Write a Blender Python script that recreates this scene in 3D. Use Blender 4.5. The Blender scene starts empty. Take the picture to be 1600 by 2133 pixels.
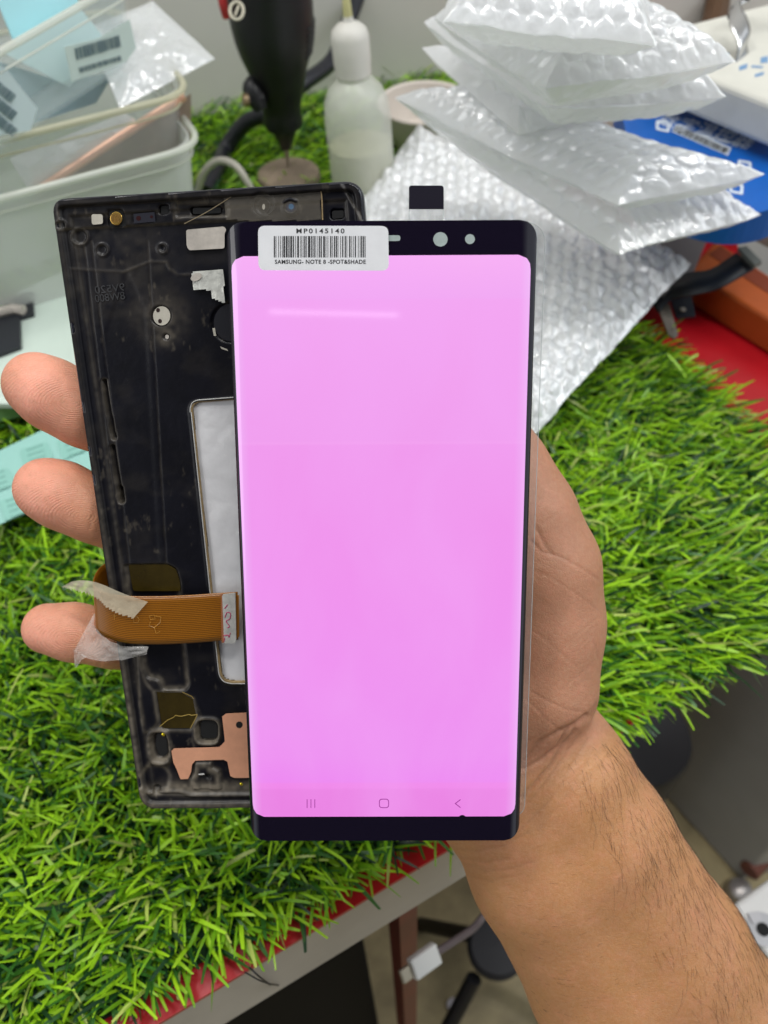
import bpy, math, random
import numpy as np
from mathutils import Vector

# ------------------------------------------------------------------ camera, light, exposure (1 unit = 1 cm)
sc = bpy.context.scene
sc.unit_settings.system = 'METRIC'; sc.unit_settings.scale_length = 0.01
FOC = 1778.0                                   # focal length in pixels of the 1600 px wide photograph
PITCH, ROLL = math.radians(50), math.radians(2.5)
CAM = np.array([0., 0., 34.])
FW = np.array([0., math.cos(PITCH), -math.sin(PITCH)])
_r = np.array([1., 0., 0.]); _u = np.cross(_r, FW)
RT = _r*math.cos(ROLL) - _u*math.sin(ROLL)
UP = _r*math.sin(ROLL) + _u*math.cos(ROLL)

cd = bpy.data.cameras.new('camera'); co = bpy.data.objects.new('camera', cd)
sc.collection.objects.link(co); sc.camera = co
from mathutils import Matrix
M = Matrix([[RT[i], UP[i], -FW[i], CAM[i]] for i in range(3)]+[[0, 0, 0, 1]])
co.matrix_world = M
cd.sensor_fit = 'HORIZONTAL'; cd.sensor_width = 36; cd.lens = 36*FOC/1600
cd.clip_start = 0.5; cd.clip_end = 1000
cd.dof.use_dof = True; cd.dof.focus_distance = 21.4; cd.dof.aperture_fstop = 0.23
cd.dof.aperture_blades = 0

w = bpy.data.worlds.new('World'); sc.world = w; w.use_nodes = True
w.node_tree.nodes['Background'].inputs[0].default_value = (0.80, 0.86, 0.92, 1)
w.node_tree.nodes['Background'].inputs[1].default_value = 0.62
# dark cone added to the world behind the camera, blackens the glass reflections
_n = w.node_tree; _tc = _n.nodes.new('ShaderNodeTexCoord'); _vm = _n.nodes.new('ShaderNodeVectorMath'); _vm.operation = 'DOT_PRODUCT'
_vm.inputs[1].default_value = (-0.06, -0.93, 0.34); _n.links.new(_tc.outputs['Generated'], _vm.inputs[0])
_mr = _n.nodes.new('ShaderNodeMapRange'); _mr.inputs[1].default_value = .70; _mr.inputs[2].default_value = .86; _n.links.new(_vm.outputs['Value'], _mr.inputs[0])
_mx = _n.nodes.new('ShaderNodeMix'); _mx.data_type = 'RGBA'; _n.links.new(_mr.outputs[0], _mx.inputs[0])
_mx.inputs['A'].default_value = (0.80, 0.86, 0.92, 1); _mx.inputs['B'].default_value = (.05, .045, .06, 1)
_n.links.new(_mx.outputs['Result'], _n.nodes['Background'].inputs[0])

def area(name, loc, target, sx, sy, power, col=(1, 1, 1)):
    l = bpy.data.lights.new(name, 'AREA'); l.shape = 'RECTANGLE'; l.size = sx; l.size_y = sy
    l.energy = power; l.color = col
    o = bpy.data.objects.new(name, l); sc.collection.objects.link(o); o.location = loc
    d = Vector(target) - Vector(loc); o.rotation_euler = d.to_track_quat('-Z', 'Y').to_euler()
    return o
# fluorescent tubes on the ceiling, then two added fill lamps
area('ceiling_light', (-40, 72, 150), (0, 35, 0), 120, 14, 150000, (1.0, 0.99, 0.965))
area('ceiling_light', (45, 8, 160), (0, 25, 0), 14, 110, 110000, (1.0, 0.99, 0.97))
area('tube_light', (-12, -98, 117.5), (0, 14, 18), 25, .6, 210, (0.97, 0.99, 1.0))
area('fill_light_left', (-135, -45, 75), (0, 20, 5), 80, 80, 42000, (1.0, 0.985, 0.96))  # unseen fill lamp added to brighten front edge, fingers and forearm
area('fill_light_right', (110, 40, 85), (5, 30, 0), 70, 50, 40000, (0.93, 0.97, 1.0))  # unseen side lamp added for sparkle on the bubble wrap
sc.view_settings.view_transform = 'Standard'; sc.view_settings.look = 'None'
sc.view_settings.exposure = 0.18; sc.view_settings.gamma = 1
sc.cycles.max_bounces = 8; sc.cycles.transparent_max_bounces = 24
sc.cycles.sample_clamp_indirect = 6

# ------------------------------------------------------------------ measuring helpers
def ray(px, py): return RT*(px-800)/FOC - UP*(py-1066.5)/FOC + FW
def G(px, py, z=0.):                            # the spot at height z seen at that place of the photograph
    d = ray(px, py); return CAM + d*(z-CAM[2])/d[2]
def P(px, py, d): return CAM + ray(px, py)*d
def c2w(p):                                     # camera axes -> world
    p = np.asarray(p, float); return CAM + p[..., 0:1]*RT + p[..., 1:2]*UP - p[..., 2:3]*FW

def eul(a, b, c):
    Rx = np.array([[1, 0, 0], [0, np.cos(a), -np.sin(a)], [0, np.sin(a), np.cos(a)]])
    Ry = np.array([[np.cos(b), 0, np.sin(b)], [0, 1, 0], [-np.sin(b), 0, np.cos(b)]])
    Rz = np.array([[np.cos(c), -np.sin(c), 0], [np.sin(c), np.cos(c), 0], [0, 0, 1]])
    return Rz @ Ry @ Rx
class Plane:                                    # a tilted panel: local x right, y up, z towards the viewer
    def __init__(s, ang, org):
        R = eul(*ang); B = np.array([RT, UP, -FW]).T
        s.A = B @ R; s.o = c2w(np.array(org, float)[None])[0]
    def w(s, p): p = np.asarray(p, float); return s.o + p @ s.A.T
    def loc(s, px, py):                         # local x,y of what the photograph shows at px,py
        d = ray(px, py); n = s.A[:, 2]; t = ((s.o-CAM) @ n)/(d @ n)
        return (s.A.T @ (CAM+d*t-s.o))[:2]
    def pix(s, x, y, z=0.):
        q = s.w(np.stack([x, y, np.zeros_like(x)+z], -1))-CAM
        dz = q @ FW; return 800+FOC*(q @ RT)/dz, 1066.5-FOC*(q @ UP)/dz

rng = np.random.default_rng(7); random.seed(7)
_ng = np.random.default_rng(3).random((8, 64, 64))
def vn(x, y, s=0):                              # smooth value noise 0..1
    x = np.asarray(x, float); y = np.asarray(y, float)
    xi = np.floor(x).astype(int); yi = np.floor(y).astype(int); fx = x-xi; fy = y-yi
    fx = fx*fx*(3-2*fx); fy = fy*fy*(3-2*fy); g = _ng[s % 8]
    a = g[xi % 64, yi % 64]; b = g[(xi+1) % 64, yi % 64]; c = g[xi % 64, (yi+1) % 64]; d = g[(xi+1) % 64, (yi+1) % 64]
    return (a*(1-fx)+b*fx)*(1-fy)+(c*(1-fx)+d*fx)*fy
def fbm(x, y, s=0, o=4):
    r = 0; a = .5
    for i in range(o): r = r+a*(vn(x*2**i+17*i, y*2**i+5*i, s+i)-.5)*2; a *= .5
    return r
def sst(a, b, x): t = np.clip((x-a)/(b-a), 0, 1); return t*t*(3-2*t)

# ------------------------------------------------------------------ materials
def mat(name, col, rough=.5, metal=0, spec=.5, var=0, vscale=1., bump=0, bscale=5., coat=0, alpha=1, trans=0,
        ior=1.45, emis=None, sss=0, sssr=(.3, .12, .06), attr=None, acol=None, bdist=.05, aniso=None, sheen=0, detail=5):
    m = bpy.data.materials.new(name); m.use_nodes = True; nt = m.node_tree; N = nt.nodes; L = nt.links
    b = N['Principled BSDF']
    b.inputs['Roughness'].default_value = rough; b.inputs['Metallic'].default_value = metal
    b.inputs['Specular IOR Level'].default_value = spec; b.inputs['Coat Weight'].default_value = coat
    b.inputs['Coat Roughness'].default_value = .06
    b.inputs['Alpha'].default_value = alpha; b.inputs['Transmission Weight'].default_value = trans
    b.inputs['IOR'].default_value = ior
    b.inputs['Base Color'].default_value = (*col, 1)
    if sss:
        b.inputs['Subsurface Weight'].default_value = sss
        b.inputs['Subsurface Radius'].default_value = sssr; b.inputs['Subsurface Scale'].default_value = 1
    if emis: b.inputs['Emission Color'].default_value = (*emis[0], 1); b.inputs['Emission Strength'].default_value = emis[1]
    src = None
    tc = N.new('ShaderNodeTexCoord')
    if var:
        n = N.new('ShaderNodeTexNoise'); n.inputs['Scale'].default_value = vscale; n.inputs['Detail'].default_value = detail
        n.inputs['Roughness'].default_value = .62
        L.new(tc.outputs['Object'], n.inputs['Vector'])
        mr = N.new('ShaderNodeMapRange'); mr.inputs[1].default_value = .3; mr.inputs[2].default_value = .7
        mr.inputs[3].default_value = 1-var; mr.inputs[4].default_value = 1+var; L.new(n.outputs['Fac'], mr.inputs[0])
        mx = N.new('ShaderNodeMix'); mx.data_type = 'RGBA'; mx.blend_type = 'MULTIPLY'; mx.inputs[0].default_value = 1
        mx.inputs['A'].default_value = (*col, 1); L.new(mr.outputs[0], mx.inputs['B']); src = mx.outputs['Result']
    if attr:
        a = N.new('ShaderNodeAttribute'); a.attribute_name = attr
        mx = N.new('ShaderNodeMix'); mx.data_type = 'RGBA'; L.new(a.outputs['Fac'], mx.inputs[0])
        if src: L.new(src, mx.inputs['A'])
        else: mx.inputs['A'].default_value = (*col, 1)
        mx.inputs['B'].default_value = (*acol, 1); src = mx.outputs['Result']
    if src: L.new(src, b.inputs['Base Color'])
    if bump:
        n = N.new('ShaderNodeTexNoise'); n.inputs['Scale'].default_value = bscale; n.inputs['Detail'].default_value = 6
        vec = tc.outputs['Object']
        if aniso:
            mp = N.new('ShaderNodeMapping'); mp.inputs['Scale'].default_value = aniso; L.new(vec, mp.inputs['Vector']); vec = mp.outputs[0]
        L.new(vec, n.inputs['Vector'])
        bp = N.new('ShaderNodeBump'); bp.inputs['Strength'].default_value = bump; bp.inputs['Distance'].default_value = bdist
        L.new(n.outputs['Fac'], bp.inputs['Height']); L.new(bp.outputs[0], b.inputs['Normal'])
    return m

# ------------------------------------------------------------------ mesh helpers
class MB:
    def __init__(s): s.v = []; s.f = []; s.n = 0
    def add(s, v, f):
        v = np.asarray(v, float).reshape(-1, 3); s.v.append(v)
        s.f += [tuple(int(i)+s.n for i in q) for q in f]; s.n += len(v); return s
    def hexa(s, c):                              # 8 corners: bottom 4 then top 4, same order
        return s.add(c, [(3, 2, 1, 0), (4, 5, 6, 7), (0, 1, 5, 4), (1, 2, 6, 5), (2, 3, 7, 6), (3, 0, 4, 7)])
    def box(s, lo, hi, plane=None):
        x0, y0, z0 = lo; x1, y1, z1 = hi
        c = np.array([(x0, y0, z0), (x1, y0, z0), (x1, y1, z0), (x0, y1, z0), (x0, y0, z1), (x1, y0, z1), (x1, y1, z1), (x0, y1, z1)], float)
        if plane is not None: c = plane.w(c)
        return s.hexa(c)
    def prism(s, pts, off):                      # closed 3d outline extruded by vector off
        p = np.asarray(pts, float); n = len(p); q = p+np.asarray(off)
        f = [tuple(range(n))[::-1], tuple(range(n, 2*n))]+[(i, (i+1) % n, n+(i+1) % n, n+i) for i in range(n)]
        return s.add(np.vstack([p, q]), f)
    def tube(s, path, r, k=12, cap=True, flat=None):
        p = np.asarray(path, float); n = len(p); r = np.broadcast_to(r, (n,)) if np.ndim(r) < 2 else r
        t = np.gradient(p, axis=0); t /= np.linalg.norm(t, axis=1)[:, None]+1e-9
        a = np.array([0, 0, 1.]) if abs(t[0][2]) < .9 else np.array([1., 0, 0])
        vs = []
        for i in range(n):
            u = np.cross(t[i], a); u /= np.linalg.norm(u); v = np.cross(u, t[i]); a = v
            th = np.arange(k)*2*math.pi/k
            vs.append(p[i]+r[i]*(np.cos(th)[:, None]*u+np.sin(th)[:, None]*v*(flat or 1)))
        f = [(i*k+j, i*k+(j+1) % k, (i+1)*k+(j+1) % k, (i+1)*k+j) for i in range(n-1) for j in range(k)]
        if cap: f += [tuple(range(k))[::-1], tuple((n-1)*k+j for j in range(k))]
        return s.add(np.vstack(vs), f)
    def lathe(s, base, prof, axis=(0, 0, 1), k=40, tilt=None):   # prof: (radius, height)
        ax = np.asarray(axis, float); ax /= np.linalg.norm(ax)
        u = np.cross(ax, [0, 1, 0.2]); u /= np.linalg.norm(u); v = np.cross(ax, u)
        th = np.arange(k)*2*math.pi/k; b = np.asarray(base, float)
        vs = [b+ax*h+r*(np.cos(th)[:, None]*u+np.sin(th)[:, None]*v) for r, h in prof]; n = len(prof)
        f = [(i*k+j, i*k+(j+1) % k, (i+1)*k+(j+1) % k, (i+1)*k+j) for i in range(n-1) for j in range(k)]
        f += [tuple(range(k))[::-1], tuple((n-1)*k+j for j in range(k))]
        return s.add(np.vstack(vs), f)
    def grid(s, Pt, flip=False):                 # Pt (n,m,3)
        n, m = Pt.shape[:2]; i = np.arange(n-1)[:, None]*m+np.arange(m-1)[None]
        q = np.stack([i, i+1, i+m+1, i+m], -1).reshape(-1, 4)
        if flip: q = q[:, ::-1]
        return s.add(Pt.reshape(-1, 3), q.tolist())

def obj(name, mb, m, parent=None, smooth=True, attrs=None, origin=None, bevel=0, uv=None, ang=35):
    if isinstance(mb, MB): v = np.vstack(mb.v); f = mb.f
    else: v, f = mb
    v = np.asarray(v, float)
    o3 = np.array([v[:, 0].mean(), v[:, 1].mean(), v[:, 2].min()]) if origin is None else np.asarray(origin, float)
    me = bpy.data.meshes.new(name)
    if isinstance(f, np.ndarray):
        nf, k = f.shape; me.vertices.add(len(v)); me.vertices.foreach_set('co', (v-o3).astype(np.float32).ravel())
        me.loops.add(nf*k); me.loops.foreach_set('vertex_index', f.astype(np.int32).ravel())
        me.polygons.add(nf); me.polygons.foreach_set('loop_start', np.arange(0, nf*k, k, dtype=np.int32))
        me.update(calc_edges=True)
    else:
        me.from_pydata((v-o3).tolist(), [], f)
    if m: me.materials.append(m)
    if smooth: me.polygons.foreach_set('use_smooth', [True]*len(me.polygons))
    for k_, a in (attrs or {}).items():
        a = np.asarray(a, np.float32)
        if a.ndim == 2:
            at = me.attributes.new(k_, 'FLOAT_COLOR', 'POINT')
            at.data.foreach_set('color', np.hstack([a, np.ones((len(a), 1), np.float32)]).ravel())
        else:
            at = me.attributes.new(k_, 'FLOAT', 'POINT'); at.data.foreach_set('value', a)
    me.update()
    if smooth and ang < 180 and not isinstance(f, np.ndarray):
        try: me.set_sharp_from_angle(angle=math.radians(ang))
        except Exception: pass
    o = bpy.data.objects.new(name, me); sc.collection.objects.link(o)
    if parent is not None:
        o.parent = parent; o['_w'] = list(o3); pw = np.array(parent['_w']); o.location = o3-pw
    else: o.location = o3
    o['_w'] = list(o3)
    if bevel:
        md = o.modifiers.new('bevel', 'BEVEL'); md.width = bevel; md.segments = 3; md.limit_method = 'ANGLE'; md.angle_limit = math.radians(40)
    return o
def thing(name, label, cat, loc, group=None):
    o = bpy.data.objects.new(name, None); sc.collection.objects.link(o); o.location = loc; o['_w'] = list(map(float, loc))
    o.empty_display_size = 1
    return tag(o, label, cat, group)
def tag(o, label, cat, group=None, kind=None):
    o['label'] = label; o['category'] = cat
    if group: o['group'] = group
    if kind: o['kind'] = kind
    return o
def struct(name, mb, m, **k): o = obj(name, mb, m, **k); o['kind'] = 'structure'; return o

def text(name, s, m, plane, lx, ly, size, parent, z=.01, align='LEFT', sx=1, rot=0, offset=0, ext=.002, spacing=1, mtx=None):
    c = bpy.data.curves.new(name, 'FONT'); c.body = s; c.size = size; c.align_x = align; c.align_y = 'CENTER'
    c.extrude = ext; c.offset = offset; c.space_character = spacing; c.materials.append(m)
    o = bpy.data.objects.new(name, c); sc.collection.objects.link(o)
    if mtx is None:
        p = plane.w([lx, ly, z]); A = plane.A @ eul(0, 0, rot)
    else: p, A = mtx
    pw = np.array(parent['_w']); o.parent = parent
    A = np.array(A)@np.diag([sx, 1, 1])
    o.matrix_basis = Matrix([list(A[0])+[p[0]-pw[0]], list(A[1])+[p[1]-pw[1]], list(A[2])+[p[2]-pw[2]], [0, 0, 0, 1]])
    o['_w'] = list(map(float, p)); return o

def poly_sd(X, Y, pts):                          # signed distance to polygon (negative inside)
    pts = np.asarray(pts, float); d = np.full(X.shape, 1e9); ins = np.zeros(X.shape, bool); n = len(pts)
    for i in range(n):
        ax, ay = pts[i]; bx, by = pts[(i+1) % n]; ex, ey = bx-ax, by-ay
        t = np.clip(((X-ax)*ex+(Y-ay)*ey)/(ex*ex+ey*ey+1e-12), 0, 1)
        d = np.minimum(d, np.hypot(X-ax-t*ex, Y-ay-t*ey))
        c = ((ay > Y) != (by > Y)) & (X < (bx-ax)*(Y-ay)/(by-ay+1e-12)+ax); ins ^= c
    return np.where(ins, -d, d)
def line_d(X, Y, pts):
    d = np.full(X.shape, 1e9)
    for (ax, ay), (bx, by) in zip(pts[:-1], pts[1:]):
        ex, ey = bx-ax, by-ay; t = np.clip(((X-ax)*ex+(Y-ay)*ey)/(ex*ex+ey*ey+1e-12), 0, 1)
        d = np.minimum(d, np.hypot(X-ax-t*ex, Y-ay-t*ey))
    return d
def rounded(pts, r, k=6):                        # round the corners of an outline
    pts = [np.asarray(p, float) for p in pts]; out = []; n = len(pts)
    for i in range(n):
        a, b, c = pts[i-1], pts[i], pts[(i+1) % n]; rr = r[i] if hasattr(r, '__len__') else r
        d1 = a-b; d2 = c-b; l1 = np.linalg.norm(d1); l2 = np.linalg.norm(d2)
        q = min(rr, l1*.45, l2*.45); p1 = b+d1/l1*q; p2 = b+d2/l2*q
        for j in range(k+1):
            t = j/k; out.append((1-t)**2*p1+2*t*(1-t)*b+t*t*p2)
    return np.array(out)
def spline(pts, n=40):                           # Catmull-Rom
    p = np.asarray(pts, float); p = np.vstack([2*p[0]-p[1], p, 2*p[-1]-p[-2]]); out = []
    seg = len(p)-3
    for s in np.linspace(0, seg, n):
        i = min(int(s), seg-1); t = s-i; a, b, c, d = p[i:i+4]
        out.append(.5*((2*b)+(-a+c)*t+(2*a-5*b+4*c-d)*t*t+(-a+3*b-3*c+d)*t**3))
    return np.array(out)

# ------------------------------------------------------------------ SETTING: floor, wall, workbench
m_floor = mat('floor_tile', (.36, .29, .15), .45, var=.45, vscale=.12, bump=.1, bscale=.5)
fl = MB(); fl.add([(-400, -300, -74), (400, -300, -74), (400, 500, -74), (-400, 500, -74)], [(0, 1, 2, 3)])
struct('floor', fl, m_floor, smooth=False)
m_wall = mat('wall_paint', (.60, .58, .54), .75, var=.1, vscale=.03, bump=.15, bscale=.8)
wa = MB(); wd = np.array([math.cos(math.radians(14)), math.sin(math.radians(14)), 0]); wp = np.array([-8, 75, -74.])
wn = np.array([-wd[1], wd[0], 0])
wa.hexa([wp-wd*200, wp+wd*260, wp+wd*260+wn*6, wp-wd*200+wn*6]+[q+np.array([0, 0, 260]) for q in (wp-wd*200, wp+wd*260, wp+wd*260+wn*6, wp-wd*200+wn*6)])
struct('wall', wa, m_wall, smooth=False)

e0 = G(330, 2133); e1 = G(1600, 1371); ed = (e1-e0)/np.linalg.norm(e1-e0); en = np.array([-ed[1], ed[0], 0])
bench = thing('workbench', 'repair workbench with red laminate top and pale grey front edge', 'workbench', e0+ed*10+en*20-np.array([0, 0, 74]))
m_red = mat('red_laminate', (.46, .006, .013), .34, var=.12, vscale=.15, coat=.05, bump=.03, bscale=2)
tt = MB(); a, b_ = e0-ed*60, e0+ed*110; c1t = G(1185, 1619); b_ = c1t; q = [a, c1t, G(1760, 1130), c1t+ed*60+en*66, a+en*66]
tt.prism([p+np.array([0, 0, -.25]) for p in q], (0, 0, .23)); obj('tabletop', tt, m_red, bench, smooth=False)
m_apr = mat('grey_laminate', (.52, .49, .44), .45, var=.06, vscale=.3, bump=.05, bscale=8)
ap = MB(); q = [a+en*.05, b_+en*.05, b_+en*2, a+en*2]
ap.hexa([p+np.array([0, 0, -5.2]) for p in q]+[p+np.array([0, 0, -.255]) for p in q]); obj('front_edge', ap, m_apr, bench, smooth=False)
m_redw = mat('red_painted_steel', (.12, .014, .008), .45, var=.25, vscale=.3)
for base in (G(922, 1920, -5.3)+en*3, e0-ed*50+en*3):
    lg = MB(); lg.hexa([base+ed*i+en*j+np.array([0, 0, z]) for z in (-68.6, 0) for i, j in ((-.55, 0), (.55, 0), (.55, 1.4), (-.55, 1.4))])
    obj('leg', lg, m_redw, bench, smooth=False)
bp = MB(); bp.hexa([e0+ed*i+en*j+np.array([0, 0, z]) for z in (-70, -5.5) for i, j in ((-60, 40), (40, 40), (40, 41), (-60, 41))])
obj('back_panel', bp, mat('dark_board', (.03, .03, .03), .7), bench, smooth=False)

# near-black block added to keep the space under the bench dark
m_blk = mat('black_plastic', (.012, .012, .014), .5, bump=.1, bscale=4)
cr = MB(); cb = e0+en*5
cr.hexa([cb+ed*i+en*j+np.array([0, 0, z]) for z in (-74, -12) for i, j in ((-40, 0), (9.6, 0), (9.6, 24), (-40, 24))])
tag(obj('underbench_dark_block', cr, mat('underbench_black', (.003, .003, .004), .8, spec=.2), smooth=False, bevel=.6), 'large near-black block added for the shade under the workbench', 'dark block')

# ------------------------------------------------------------------ artificial turf
mat_poly = [e0-ed*45+en*1.1, e0+ed*4+en*1.05, e0+ed*15+en*.9, G(1230, 1575)+en*.6, e1+ed*14+en*.2, G(1640, 990), G(1395, 745), G(1180, 590), e1*0+np.array([14, 84, 0]), np.array([-70, 63, 0])]
mp2 = np.array([p[:2] for p in mat_poly])
turf = thing('turf_mat', 'shaggy green artificial grass mat covering the red benchtop', 'turf mat', (0, 35, 0))
m_back = mat('turf_backing', (.006, .03, .006), .9, var=.4, vscale=3)
tb = MB(); tb.prism([np.array([x, y, .0]) for x, y in mp2], (0, 0, .25)); obj('backing', tb, m_back, turf, smooth=False)

def build_turf():
    V = []; F = []; CC = []
    lo = mp2.min(0); hi = mp2.max(0)
    n = 290000
    xy = rng.random((n, 2))*(hi-lo)+lo
    inside = poly_sd(xy[:, 0], xy[:, 1], mp2)
    q = np.c_[xy, np.full(n, 1.)]-CAM; dz = q @ FW; px = 800+FOC*(q @ RT)/dz; py = 1066.5-FOC*(q @ UP)/dz
    vis = (inside < -.15) & (px > -250) & (px < 1850) & (py < 2450) & (xy[:, 1] < 86)
    dist = np.linalg.norm(q, axis=1)
    keep = vis & (rng.random(n) < np.clip((42/dist)**1.1, .25, 1))
    xy = xy[keep]; inside = inside[keep]; dist = dist[keep]; n = len(xy)
    ang = rng.random(n)*2*math.pi
    # blades near the front lean outwards over the edge, the right end is combed to the right
    fd = np.clip((xy-e0[:2]) @ en[:2], 0, 50)
    along = (xy-e0[:2]) @ ed[:2]
    bias = np.exp(-np.maximum(fd-1.4, 0)/2.2)*1.15
    dirv = np.c_[np.cos(ang), np.sin(ang)]*1.0 + (-en[:2])[None]*bias[:, None]
    rightness = sst(14, 26, along)
    dirv += rightness[:, None]*np.array([.95, .0])*(1+.5*rng.random((n, 1)))*np.where(rng.random((n, 1)) < .85, 1, -1)
    sw = fbm(xy[:, 0]*.16, xy[:, 1]*.16, 2)*2.0
    dirv += np.c_[np.cos(sw*3), np.sin(sw*3)-.6]*.35
    dirv /= np.linalg.norm(dirv, axis=1)[:, None]
    kind = rng.random(n)
    thatch = kind < .34
    L_ = np.where(thatch, .5+.7*rng.random(n), 1.3+1.25*rng.random(n)**1.2)
    wd_ = np.where(thatch, .045+.03*rng.random(n), .076+.074*rng.random(n))
    lean0 = np.radians(np.where(thatch, 20+70*rng.random(n), 12+46*rng.random(n)))
    lean0 += bias*.28*rng.random(n)+rightness*.2
    bend = np.radians(np.where(thatch, rng.normal(0, 50, n), 12+45*rng.random(n)))
    S = 5; K = S+1
    p = np.c_[xy, np.full(n, .24)]; side = np.c_[-dirv[:, 1], dirv[:, 0], np.zeros(n)]
    tw = rng.normal(0, .8, n)
    verts = np.zeros((n, K, 2, 3))
    for k in range(K):
        t = k/S; th = np.clip(lean0+bend*t, -.2, 2.05)
        tang = np.c_[dirv*np.sin(th)[:, None], np.cos(th)]
        if k: p = p+tang*(L_/S)[:, None]; p[:, 2] = np.maximum(p[:, 2], np.where((fd < 2.0), -3, .27))
        nrm = np.cross(tang, side); a_ = tw*t
        sd = side*np.cos(a_)[:, None]+nrm*np.sin(a_)[:, None]
        wk = wd_*(1.0 if k < S else .8)*.5*(.85+.25*math.sin(t*3))
        verts[:, k, 0] = p-sd*wk[:, None]; verts[:, k, 1] = p+sd*wk[:, None]
    verts[:, S, 1] += tang*(rng.normal(0, .06, n))[:, None]
    base = np.arange(n)[:, None]*(K*2)+np.arange(S)[None]*2
    f = np.stack([base, base+1, base+3, base+2], -1).reshape(-1, 4)
    # each blade keeps one plastic colour: lime, mid green, bottle green, olive
    pal = np.array([(.37, .66, .02), (.20, .44, .014), (.04, .15, .02), (.010, .05, .014), (.46, .56, .12)])
    pr = rng.random(n)
    idx = np.select([pr < .38, pr < .62, pr < .83, pr < .94], [0, 1, 2, 3], 4); idx = np.where(thatch, np.where(pr < .25, 1, np.where(pr < .6, 2, 3)), idx)
    col = pal[idx]*(.8+.4*rng.random((n, 1)))
    col = np.repeat(col, K*2, 0)
    return verts.reshape(-1, 3), f, col
m_grass = bpy.data.materials.new('grass_blade'); m_grass.use_nodes = True
nt = m_grass.node_tree; b = nt.nodes['Principled BSDF']; a_ = nt.nodes.new('ShaderNodeAttribute'); a_.attribute_name = 'Col'
nt.links.new(a_.outputs['Color'], b.inputs['Base Color']); b.inputs['Roughness'].default_value = .36
tr = nt.nodes.new('ShaderNodeBsdfTranslucent'); nt.links.new(a_.outputs['Color'], tr.inputs[0])
mxs = nt.nodes.new('ShaderNodeMixShader'); mxs.inputs[0].default_value = .22
nt.links.new(b.outputs[0], mxs.inputs[1]); nt.links.new(tr.outputs[0], mxs.inputs[2]); nt.links.new(mxs.outputs[0], nt.nodes['Material Output'].inputs[0])
v, f, c = build_turf()
bl = obj('blades', (v, f), m_grass, turf, smooth=False, attrs={'Col': c}); bl['kind'] = 'stuff'
print('turf faces', len(f))

# ------------------------------------------------------------------ DISPLAY (lit pink panel held in front)
DP = Plane((.2037, -.0056, .004), (-.0129, -1.0449, -21.2032))
W, H = 7.2, 15.8
disp = thing('phone_display', 'black edge-curved phone display lit plain pink, held in front of the bare chassis', 'phone display', DP.w([0, -H/2, 0]))
def curve_z(x):                                  # long edges of the glass roll back
    t = np.clip((np.abs(x)-(W/2-.42))/.42, 0, 1); return -.20*(1-np.sqrt(np.clip(1-t*t*.96, 0, 1)))
def slab_grid(x0, x1, y0, y1, r, nx=70, ny=120, z=0., cz=curve_z):
    # rounded-rectangle sheet following the glass curvature
    xs = np.linspace(-1, 1, nx); xs = np.sign(xs)*(1-(1-np.abs(xs))**1.35); ys = np.linspace(-1, 1, ny); ys = np.sign(ys)*(1-(1-np.abs(ys))**1.35)
    cx, cy, hw, hh = (x0+x1)/2, (y0+y1)/2, (x1-x0)/2, (y1-y0)/2
    Y = cy+hh*ys[:, None]*np.ones(nx)[None]
    dy = np.clip(np.abs(Y-cy)-(hh-r), 0, r); hwv = hw-r+np.sqrt(np.maximum(r*r-dy*dy, 0))
    X = cx+hwv*xs[None]
    Z = z+cz(X)
    return np.stack([X, Y, Z], -1)
m_glassblk = mat('black_glass', (.006, .004, .012), .05, spec=.6, coat=.4)
g = slab_grid(-W/2, W/2, -H/2, H/2, .42); gb = MB(); gb.grid(DP.w(g))
back = g.copy(); back[..., 2] = -.26; gb.grid(DP.w(back), flip=True)
ny, nx = g.shape[:2]
ring = [(0, j) for j in range(nx)]+[(i, nx-1) for i in range(1, ny)]+[(ny-1, j) for j in range(nx-2, -1, -1)]+[(i, 0) for i in range(ny-2, 0, -1)]
rf = np.array([g[i, j] for i, j in ring]); rb = np.array([back[i, j] for i, j in ring]); k = len(ring)
gb.add(DP.w(np.vstack([rf, rb])), [((i+1) % k, i, k+i, k+(i+1) % k) for i in range(k)])
obj('glass_panel', gb, m_glassblk, disp, ang=50)

l1 = DP.loc(480, 534); l2 = DP.loc(1106, 534); l3 = DP.loc(527, 1701); l4 = DP.loc(1074, 1701)
sx0, sx1, sy1, sy0 = (l1[0]+l3[0])/2, (l2[0]+l4[0])/2, l1[1], l3[1]
s = slab_grid(sx0, sx1, sy0, sy1, .30, 90, 60, .012)
# small dark ding on the lower edge of the lit area
m_scr = bpy.data.materials.new('lit_screen'); m_scr.use_nodes = True; nt = m_scr.node_tree; N = nt.nodes; L = nt.links
b = N['Principled BSDF']; b.inputs['Base Color'].default_value = (.01, .006, .012, 1); b.inputs['Roughness'].default_value = .035
at = N.new('ShaderNodeAttribute'); at.attribute_name = 'pan'; sep = N.new('ShaderNodeSeparateXYZ'); L.new(at.outputs['Vector'], sep.inputs[0])
ramp = N.new('ShaderNodeValToRGB'); L.new(sep.outputs['Y'], ramp.inputs[0])
_vy = lambda py: float((DP.loc(800, py)[1]-sy0)/(sy1-sy0))
els = [(0, (.84, .215, .74)), (_vy(1645), (.855, .225, .755)), (_vy(1640), (.90, .245, .80)), (_vy(1629), (.90, .245, .81)), (_vy(1628), (.875, .25, .86)), (.12, (.88, .28, .86)),
       (.45, (.90, .29, .83)), (_vy(925), (.90, .31, .82)), (_vy(922), (.93, .36, .85)), (_vy(918), (.90, .33, .83)), (_vy(626), (.925, .37, .86)), (_vy(622), (.91, .385, .87)), (1, (.965, .43, .89))]
while len(ramp.color_ramp.elements) < len(els): ramp.color_ramp.elements.new(.5)
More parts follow.
